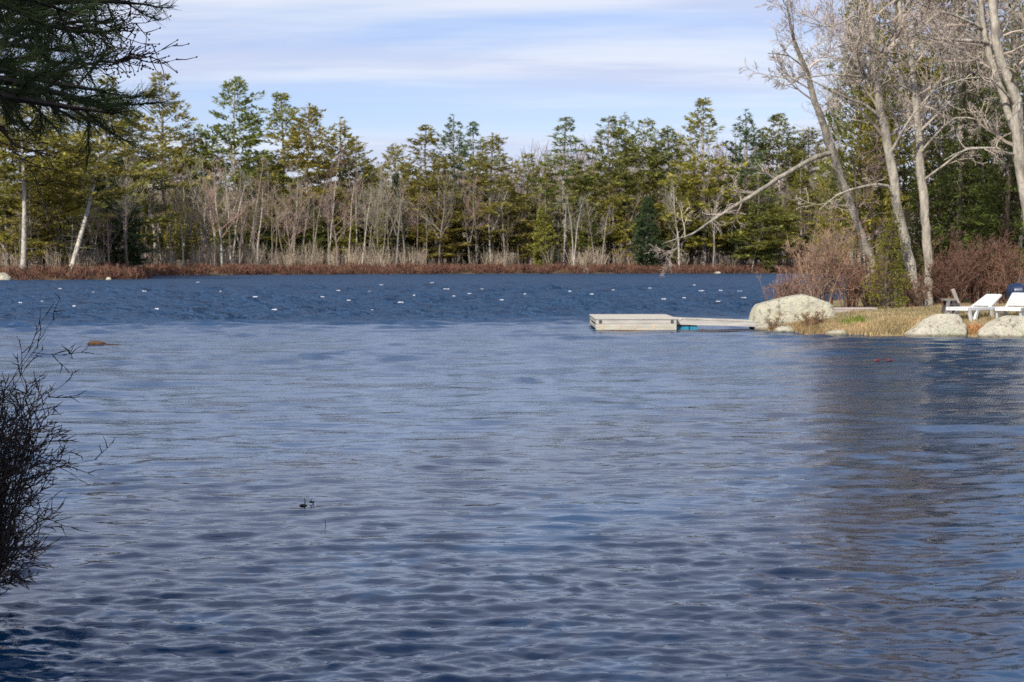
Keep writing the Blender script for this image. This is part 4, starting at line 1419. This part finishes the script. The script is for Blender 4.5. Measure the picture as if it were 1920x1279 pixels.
for (pair, hr, u, Y, vt, wd, col, cat, label) in [
        (HEM[0], 11, 1800, 54, 150, 0.95, HGRN, 'hemlock_tree', 'dark drooping hemlock behind the wooden chair'),
        (HEM[1], 12, 1885, 55, 130, 0.95, HGRN, 'hemlock_tree', 'dark hemlock behind the second lounger'),
        (HEM[0], 11, 1755, 56, 190, 0.9, HDRK, 'hemlock_tree', 'darkest hemlock right behind the upright grey trunk'),
        (HEM[1], 12, 1690, 57, 260, 0.75, HDRK, 'hemlock_tree', 'shaded hemlock between the two grey trunks and the sapling'),
        (HEM[1], 12, 1840, 61, 60, 1.0, HDRK, 'hemlock_tree', 'tall hemlock filling the back of the wood'),
        (HEM[0], 11, 1950, 58, 90, 1.0, HDRK, 'hemlock_tree', 'hemlock crowding the picture edge behind the stout trunk'),
        (PPN, 16, 1604, 57, -10, 1.0, GRN, 'pine_tree', 'tall green pine behind the leaning bare trunk'),
        (PPN, 16, 1672, 60, -60, 1.0, OLV, 'pine_tree', 'tall olive pine behind the forked grey trunk'),
        (PPN, 16, 1765, 61, -80, 1.1, OLV, 'pine_tree', 'tall pine over the pale horizontal limb'),
        (PPN, 16, 1895, 62, -120, 1.15, GRN, 'pine_tree', 'tall pine over the stout edge trunk'),
        (PPN, 16, 1640, 56, 130, 1.15, YEL, 'pine_tree', 'sunlit yellowish pine low behind the leaning grey trunk'),
        (HEM[0], 11, 1720, 55, 330, 1.2, HGRN, 'hemlock_tree', 'low green hemlock showing between the pair of grey trunks'),
        (HEM[1], 12, 1905, 57, 20, 1.0, HGRN, 'hemlock_tree', 'tall green hemlock filling the picture edge behind the stout trunk'),
        (HEM[0], 11, 1815, 59, 10, 0.95, HGRN, 'hemlock_tree', 'tall green hemlock behind the pale horizontal limb'),
        (PPN, 16, 1560, 75, 190, 0.8, YEL, 'pine_tree', 'yellowish pine with a bough showing over the diagonal limb'),
        (YHM, 3, 1668, 48.6, 405, 1.0, (0.25, 0.24, 0.045), 'young_hemlock', 'bright yellow green young hemlock beside the leaning grey trunk'),
        (YHM, 3, 1706, 51.5, 440, 1.1, HGRN, 'young_hemlock', 'darker young hemlock tucked behind the leaning trunk')]:
    x = at_x(u, Y)
    g = hz(h_right, x, Y)
    H = pt(u, vt, Y).z - g
    place_tree(pair, cat, 'tree', label, (x, Y, g), H / hr * wd, H / hr, prng.uniform(0, 6.28), vary((0.17, 0.13, 0.10)), col, 'evergreens of the peninsula')


def shrub(name, label, u, Y, H, w, seed, col, stems=26, tw=0.008, loc=None, hf=h_right, kids=(4, 3), lean=(0, 0), last=2, group='bare shrubs'):
    rng = random.Random(seed)
    T = Tubes()
    S = Tubes()
    for s in range(stems):
        az = rng.uniform(0, 6.283)
        sp = rng.uniform(0.05, w)
        d = Vector((math.cos(az) * sp + lean[0], math.sin(az) * sp * 0.7 + lean[1], 1)).normalized()
        p = Vector((math.cos(az), math.sin(az), 0)) * rng.uniform(0, 0.35) * H * w
        p.z = -0.05
        L = H * rng.uniform(0.55, 1.05)
        pts = [p.copy()]
        for i in range(4):
            d = (d + rnd_dir(rng) * 0.12).normalized()
            p = p + d * L / 4
            pts.append(p.copy())
        S.add(pts, [tw * 2.2 * (1 - 0.16 * i) for i in range(5)])
        for k in range(7):
            i = rng.randrange(1, 4)
            pp = pts[i].lerp(pts[i + 1], rng.random())
            dd = (d + rnd_dir(rng) * 0.9).normalized()
            grow(T, pp, dd, L * rng.uniform(0.18, 0.36), tw * 1.2, 0, last, rng, kids, 0.02, 0.2, (0.4, 1.0), 0.7)
    T.r = [max(x, tw * 0.6) for x in T.r]
    x = at_x(u, Y) if loc is None else loc[0]
    t = thing(name, label, 'shrub', (x, Y, hz(hf, x, Y)), group)
    link('stems', S.mesh('shrub_stems', 4, M_TWIG), t, color=col)
    link('twigs', T.mesh('shrub_twigs', 3, M_TWIG), t, color=tuple(c * 1.0 for c in col))
    return t


PINKT, BRN, RBR = (0.34, 0.225, 0.165), (0.20, 0.125, 0.09), (0.17, 0.095, 0.075)
shrub('bare_shrub', 'tall tan pink bare shrub behind the big boulder', 1535, 50.5, 2.6, 0.45, 201, PINKT, 30)
shrub('bare_shrub', 'spreading pinkish bare shrub overhanging the water behind the boulder', 1478, 51.5, 1.5, 0.8, 202, (0.29, 0.185, 0.145), 30)
shrub('bare_shrub', 'brown bare shrub around the dark stake', 1590, 50.0, 1.7, 0.5, 203, (0.25, 0.15, 0.11), 26)
shrub('bare_shrub', 'low brown bush crouching against the face of the big boulder', 1522, 45.0, 0.48, 1.0, 204, (0.29, 0.19, 0.115), 34, 0.005, group='low shore bushes')
shrub('bare_shrub', 'thin dry bush at the waterside corner of the big boulder', 1452, 45.8, 0.5, 0.5, 205, (0.27, 0.19, 0.13), 16, 0.004, group='low shore bushes')
shrub('bare_shrub', 'dark brown brush at the foot of the two grey trunks', 1712, 48.9, 1.0, 0.6, 206, BRN, 20)
shrub('bare_shrub', 'reddish brown brush behind the wooden chair', 1785, 50.0, 1.9, 0.5, 207, RBR, 30)
shrub('bare_shrub', 'dense reddish brush behind the first lounger', 1832, 50.4, 1.9, 0.55, 208, RBR, 30)
shrub('bare_shrub', 'tan brown brush behind the second lounger and barrel', 1890, 49.8, 1.9, 0.55, 209, (0.22, 0.13, 0.095), 30)
shrub('bare_shrub', 'brown brush between the stake and the young hemlock', 1635, 51.5, 1.6, 0.55, 210, BRN, 24)
shrub('bare_shrub', 'dark brush inland of the wooden chair, under the hemlocks', 1765, 53, 2.0, 0.6, 211, RBR, 22)
shrub('bare_shrub', 'dark brush inland of the loungers, under the hemlocks', 1860, 53.5, 2.2, 0.6, 212, RBR, 24)


def grass(name, label, n, region, hmin, hmax, seed, color, s0=0.0, s1=99.0, w=0.014):
    g = np.random.default_rng(seed)
    X = g.uniform(region[0], region[1], n * 3)
    Y = g.uniform(region[2], region[3], n * 3)
    s = signed(RIGHT_LAND, X, Y)
    ok = (s > s0) & (s < s1)
    X, Y = X[ok][:n], Y[ok][:n]
    Z = h_right(X, Y)
    n = len(X)
    a = g.uniform(0, 6.283, n)
    h = g.uniform(hmin, hmax, n)
    l = g.normal(0, 0.35, (n, 2)) * h[:, None]
    ww = w * g.uniform(0.7, 1.4, n)
    B = np.stack([X, Y, Z - 0.01], 1)
    S = np.stack([np.cos(a) * ww, np.sin(a) * ww, np.zeros(n)], 1)
    Tp = B + np.stack([l[:, 0], l[:, 1], h], 1)
    V = np.stack([B - S, B + S, Tp], 1).reshape(-1, 3)
    o = link(name, mesh_np(name, V, [np.arange(n * 3).reshape(n, 3)], M_BLADE), color=color)
    return tag(o, label, kind='stuff')


grass('dry_grass', 'tan dry grass hanging over the edge of the bank', 13000, (8.6, 11.6, 41.8, 44.6), 0.06, 0.20, 301, (0.50, 0.38, 0.24), 0.02, 0.75)
grass('lawn_grass', 'short straw and green grass on the top of the bank', 26000, (8.4, 15.5, 43, 50), 0.03, 0.10, 302, (0.36, 0.285, 0.185), 0.5, 9)
grass('brown_grass', 'rusty grass tufts at the waterline between the boulders', 3000, (11.6, 15, 41.8, 43.4), 0.06, 0.16, 303, (0.46, 0.24, 0.12), 0.0, 0.32)
grass('boulder_grass', 'straw coloured grass round the foot of the big boulder', 5000, (7.2, 9.6, 43.4, 46.6), 0.06, 0.20, 304, (0.42, 0.29, 0.18), 0.0, 1.2, 0.008)
grass('green_grass', 'small fresh green grass patch by the low brown bush', 1200, (9.15, 9.75, 43.9, 44.7), 0.06, 0.2, 305, (0.17, 0.24, 0.04), 0.1, 2)

# ------------------------------------------------------------------ near bank: pine boughs and bush framing the view
def needle_tufts(P, D, seed, per=22, L=0.10, w=0.0016):
    g = np.random.default_rng(seed)
    P = np.repeat(np.asarray(P, float), per, 0)
    D = np.repeat(np.asarray(D, float), per, 0)
    N = len(P)
    A = D * 1.0 + g.normal(0, 0.5, (N, 3))
    A /= np.linalg.norm(A, axis=1)[:, None]
    S = np.cross(A, g.normal(0, 1, (N, 3)))
    S /= np.linalg.norm(S, axis=1)[:, None]
    l = L * g.uniform(0.7, 1.2, (N, 1))
    P = P + D * g.uniform(-0.05, 0.02, (N, 1))
    V = np.stack([P - S * w, P + S * w, P + A * l + S * w * 0.4, P + A * l - S * w * 0.4], 1)
    return V.reshape(-1, 3), np.arange(N * 4).reshape(N, 4)


def near_pine():
    rng = random.Random(500)
    base = Vector((-4.7, 7.2, hz(h_near, -4.7, 7.2)))
    t = thing('near_pine', 'dark overhanging pine whose needled boughs fill the top corner', 'tree', base)
    T = Tubes()
    hs = [k * 1.2 for k in range(13)]
    T.add([(0.05 * math.sin(h), 0.05 * math.cos(h * 0.7), h - 0.2) for h in hs], [0.24 - 0.015 * k for k in range(13)])
    link('trunk', T.mesh('trunk', 12, M_BARK, True), t, color=(0.06, 0.05, 0.045))
    # boughs seen in the picture corner (photo pixels at their depth), all starting at the trunk
    boughs = [
        (4.15, [(-250, -60, 8.4), (-60, -20, 8.9), (80, 5, 9.2), (190, 2, 9.4), (270, 8, 9.5)], 0.8, 0.22),
        (3.85, [(-250, 10, 8.2), (-80, 25, 8.5), (40, 40, 8.8), (110, 50, 9.0), (150, 62, 9.1)], 1.3, 0.34),
        (3.95, [(-250, -20, 8.6), (-40, 0, 9.0), (70, 22, 9.3), (140, 30, 9.5)], 1.3, 0.34),
        (4.05, [(-250, -50, 8.6), (-40, -30, 9.0), (60, -10, 9.3), (150, -12, 9.5), (200, -10, 9.6)], 1.3, 0.34),
        (3.9, [(-250, 0, 8.9), (-60, 10, 9.2), (30, 18, 9.5)], 1.2, 0.3),
        (3.8, [(-250, 30, 8.0), (-100, 40, 8.3), (0, 60, 8.6), (60, 72, 8.8)], 1.3, 0.32),
        (3.7, [(-250, 60, 7.8), (-100, 75, 8.0), (10, 82, 8.3), (80, 92, 8.5), (120, 95, 8.6)], 1.0, 0.26),
        (3.4, [(-300, 88, 6.8), (-120, 123, 6.9), (20, 153, 7.0), (130, 180, 7.1), (210, 198, 7.2)], 1.2, 0.30),
        (3.5, [(-300, 58, 6.9), (-120, 98, 7.0), (0, 128, 7.2), (110, 158, 7.3), (190, 170, 7.4)], 1.2, 0.30),
        (3.6, [(-300, 48, 7.2), (-150, 78, 7.4), (-30, 118, 7.6), (60, 138, 7.8), (120, 148, 7.9)], 1.2, 0.30),
        (3.40, [(-300, 108, 6.2), (-120, 148, 6.3), (20, 183, 6.4), (110, 198, 6.5), (180, 208, 6.5)], 1.2, 0.28),
        (4.1, [(-250, -60, 7.6), (-60, -30, 7.8), (60, 0, 8.0), (120, 20, 8.1)], 1.4, 0.4),
        (3.45, [(-300, 80, 6.6), (-150, 115, 6.7), (-60, 140, 6.8), (0, 165, 6.9), (60, 190, 7.0)], 1.2, 0.30),
    ]
    for k, (h, path, dens, reach) in enumerate(boughs):
        P = [Vector((0, 0, h - base.z))] + [pt(*q) - base for q in path]
        B = Tubes()
        B.add(P, [0.034 * (1 - 0.82 * i / (len(P) - 1)) for i in range(len(P))])
        tp, td = [], []
        for i in range(1, len(P) - 1):
            seg = P[i + 1] - P[i]
            sd = seg.normalized()
            n = max(3, int(seg.length / 0.05 * dens))
            for j in range(n):
                a = P[i] + seg * ((j + rng.random()) / n)
                d = (sd * 0.9 + rnd_dir(rng) * 0.9).normalized()
                L = rng.uniform(0.4, 1.1) * reach
                e = a + d * L + Vector((0, 0, rng.uniform(-0.02, 0.04)))
                m = a.lerp(e, 0.5) + rnd_dir(rng) * 0.012
                B.add([a, m, e], [0.0055, 0.004, 0.0025])
                dd = (e - a).normalized()
                q = 0.3
                while q <= 1.0:
                    tp.append(a.lerp(e, q)); td.append((dd + rnd_dir(rng) * 0.35).normalized())
                    q += 0.055 / L
        tp.append(P[-1]); td.append((P[-1] - P[-2]).normalized())
        bo = link('bough', B.mesh('bough', 4, M_BARK), t, color=(0.05, 0.04, 0.036))
        V, F = needle_tufts([tuple(p) for p in tp], [tuple(d) for d in td], 510 + k, 18, 0.095, 0.0021)
        nd = link('needles', mesh_np('needles', V, [F], M_NEEDLE), bo, color=(0.055, 0.08, 0.032))
        nd['kind'] = 'stuff'
    # the upper crown, above the picture
    cm = pine(520, H=13, base=0.42, rmax=0.24, power=0.5, swept=0.4, gap=0.42, drop=0.08, n=6, tuft=0.36)
    link('crown', cm[1], t, color=(0.05, 0.07, 0.03))
    return t


near_pine()


def bough_twigs():
    """budded bare twig reaching in below the needles"""
    rng = random.Random(530)
    base = Vector((-5.3, 9.6, hz(h_near, -5.3, 9.6)))
    t = thing('budding_maple', 'leafless budded twigs reaching across the sky below the pine needles', 'tree', base)
    T = Tubes()
    T.add([(0, 0, -0.2), (0.05, 0, 1.5), (0.0, 0.1, 3.2), (0.1, 0.1, 5.2)], [0.11, 0.095, 0.075, 0.03])
    link('trunk', T.mesh('trunk', 10, M_BARK, True), t, color=(0.10, 0.085, 0.075))
    for k, path in enumerate([
            [(-300, 190, 9.2), (-60, 160, 9.2), (50, 112, 9.3), (130, 118, 9.4), (180, 122, 9.5), (225, 114, 9.6), (262, 106, 9.7)],
            [(-300, 200, 9.3), (-60, 170, 9.3), (60, 143, 9.4), (130, 132, 9.5), (165, 122, 9.6), (190, 116, 9.6)],
            [(-300, 120, 9.3), (0, 90, 9.4), (110, 45, 9.5), (180, 38, 9.6), (205, 50, 9.7), (222, 52, 9.7)],
            [(-300, 100, 9.3), (0, 60, 9.4), (120, 50, 9.5), (170, 58, 9.6), (200, 62, 9.7)],
            [(-300, 210, 8.8), (-80, 205, 8.8), (0, 240, 8.8), (30, 275, 8.8)]]):
        P = [Vector((0, 0, 2.6 + 0.2 * k))] + [pt(*q) - base for q in path]
        B = Tubes()
        B.add(P, [0.03, 0.022, 0.014, 0.010, 0.0065, 0.0045, 0.0035, 0.0025][:len(P)])
        for i in range(2, len(P) - 1):
            for j in range(6):
                a = P[i].lerp(P[i + 1], rng.random())
                dd = (P[i + 1] - P[i]).normalized()
                d = (dd + Vector((rng.uniform(-.4, .4), rng.uniform(-.6, .6), rng.uniform(-0.8, 0.8)))).normalized()
                grow(B, a, d, rng.uniform(0.12, 0.34), 0.004, 1, 2, rng, (2, 3), 0.02, 0.25, (0.4, 0.9), 0.7)
        B.r = [max(x, 0.0016) for x in B.r]
        ends = np.cumsum(B.n) - 1
        br_ = link('branch', B.mesh('branch', 4, M_BARK), t, color=(0.085, 0.062, 0.055))
        K = Tubes()
        for e in ends[1:]:
            q = Vector(B.P[e])
            K.add([q - Vector((0.004, 0, 0.004)), q, q + Vector((0.006, 0, 0.005))], [0.003, 0.0055, 0.002])
        bd = link('buds', K.mesh('buds', 5, M_BARK), br_, color=(0.12, 0.035, 0.03))
        bd['kind'] = 'stuff'


bough_twigs()
DARKT = (0.055, 0.045, 0.045)
shrub('bare_shrub', 'dense dark leafless bush crowding the near water edge', 0, 9.0, 1.3, 0.3, 601, DARKT, 120, 0.0028, (-3.12, 0), h_near, (3, 3), (0.0, -0.05), 2, 'near bank bushes')
shrub('bare_shrub', 'near dark bush drooping twigs low over the water', 0, 8.8, 0.8, 0.5, 602, DARKT, 60, 0.0026, (-3.14, 0), h_near, (3, 3), (0.05, -0.1), 2, 'near bank bushes')
shrub('bare_shrub', 'sparse dark twigs at the lowest corner of the bank', 0, 7.9, 0.55, 0.8, 603, DARKT, 20, 0.0024, (-3.05, 0), h_near, (3, 3), (0.15, 0), 2, 'near bank bushes')
shrub('bare_shrub', 'tall thin dark shoots above the dense near bush', 0, 9.6, 1.9, 0.3, 604, DARKT, 14, 0.0022, (-3.75, 0), h_near, (3, 3), (0.12, 0), 2, 'near bank bushes')

# trees of the near bank behind the picture's edge; they shade the boughs and the near water
for (x, y, H, w) in ((-7.2, 4.2, 13, 1.5), (-10.5, -2.5, 15, 1.5), (-5.4, -1.5, 14, 1.5), (-8.0, -6.5, 16, 1.5)):
    place_tree(PINE['spire'][0], 'pine_tree', 'tree', 'shady pine on the near bank behind the viewpoint', (x, y, hz(h_near, x, y)), H / 25 * w, H / 25, prng.uniform(0, 6), GREY, (0.05, 0.07, 0.03), 'pines of the near bank')

# ------------------------------------------------------------------ small things on the water
for (u, v, hgt, bend, lump, label) in [(568, 952, 0.062, 0.012, 1.0, 'dark weed stalk with a clump at its foot standing out of the water'),
                                       (584, 945, 0.034, -0.03, 0.6, 'smaller dark bent weed just behind the clumped one'),
                                       (607, 988, 0.045, 0.002, 0.0, 'single thin weed stem in front of the two clumped weeds')]:
    Y = water_y(v)
    wd = thing('water_weed', label, 'water weed', (at_x(u, Y), Y, 0.0), 'weeds poking out of the lake')
    T = Tubes()
    T.add([(0, 0, -0.1), (0.004, 0, hgt * 0.4), (bend * 0.6, 0, hgt * 0.8), (bend * 0.2, 0, hgt * 1.25)], [0.006, 0.005, 0.004, 0.0025] if lump else [0.0022] * 4)
    link('stalk', T.mesh('stalk', 6, M_WEED, True), wd)
    if lump:
        K = Tubes()
        s = 0.016 * lump
        K.add([(-1.9 * s - 0.012, 0, 0.012), (-1.2 * s - 0.012, 0, 0.015), (-0.012, 0, 0.017), (0.9 * s, 0, 0.016), (1.6 * s, 0, 0.02)], [0.002, s * 0.75, s, s * 0.6, 0.003])
        link('clump', K.mesh('clump', 8, M_WEED, True), wd)

Y = water_y(678)
fl = thing('float_line', 'two small red floats on a short cord drifting before the boulders', 'float line', (at_x(1658, Y), Y, 0.02))
for dx in (-0.13, 0.12):
    T = Tubes()
    T.add([(dx - 0.055, 0, 0), (dx - 0.05, 0, 0), (dx - 0.02, 0, 0.004), (dx + 0.03, 0, 0.004), (dx + 0.055, 0, 0), (dx + 0.058, 0, 0)], [0.002, 0.011, 0.016, 0.016, 0.010, 0.002])
    link('float', T.mesh('float', 10, M_RED, True), fl)
T = Tubes()
T.add([(-0.2, 0.02, 0.0), (-0.13, 0, 0.03), (0.0, 0.02, 0.015), (0.12, 0, 0.03), (0.2, -0.02, 0.0)], [0.006] * 5)
link('cord', T.mesh('cord', 5, M_RED, True), fl)

CAPS = [(92, 568, 15), (118, 546, 6), (182, 552, 6), (275, 552, 6), (205, 571, 10), (372, 531, 6), (570, 543, 6), (636, 550, 6), (485, 571, 9), (452, 571, 5), (508, 588, 8), (560, 586, 5), (605, 563, 5), (716, 537, 6),
        (810, 533, 8), (837, 546, 9), (850, 559, 5), (881, 555, 7), (751, 576, 8), (1199, 555, 8), (1245, 566, 9), (1283, 566, 5), (1312, 550, 9), (1325, 556, 8), (1391, 551, 8), (1392, 564, 8), (1069, 552, 6), (1352, 551, 5),
        (330, 560, 5), (410, 549, 4), (655, 566, 5), (690, 552, 4), (778, 560, 5), (905, 545, 5), (940, 568, 6), (985, 556, 5), (1020, 540, 4), (1110, 562, 6), (1150, 546, 5), (1220, 545, 5), (1300, 541, 4), (150, 585, 6), (30, 578, 5), (300, 590, 6), (700, 588, 6), (1350, 570, 6)]
capm = []
for s in (1, 2, 3):
    rng = random.Random(700 + s)
    K = Tubes()
    for k in range(9):
        x = rng.uniform(-0.5, 0.5)
        y = rng.uniform(-0.12, 0.12)
        l = rng.uniform(0.1, 0.28)
        z = 0.03 * (1 - abs(x)) + rng.uniform(0, 0.05)
        K.add([(x - l, y, z - 0.02), (x - l * 0.5, y, z), (x + l * 0.4, y + 0.02, z + 0.01), (x + l, y, z - 0.02)], [0.004, rng.uniform(0.03, 0.06), rng.uniform(0.03, 0.06), 0.004])
    capm.append(K.mesh('whitecap', 7, M_FOAM, True))
for k, (u, v, w) in enumerate(CAPS):
    Y = water_y(v)
    x = at_x(u, Y)
    ys_ = Y + np.linspace(-0.8, 0.8, 9)[:, None]                       # sit on the crest nearest to it
    zs_ = surface(np.full((9, 1), x), ys_, np.full((9, 1), 0.0042 * Y))
    b_ = int(np.argmax(zs_))
    o = link('whitecap', capm[k % 3], None, (x, float(ys_[b_, 0]), float(zs_[b_, 0]) + 0.02))
    s = w / 2 / FPX * Y * 1.7
    o.scale = (s * 1.1, s, max(0.35, s * 0.45))
    tag(o, 'small white breaking wave crest on the dark windy part of the lake', 'whitecap', 'whitecaps on the open lake')
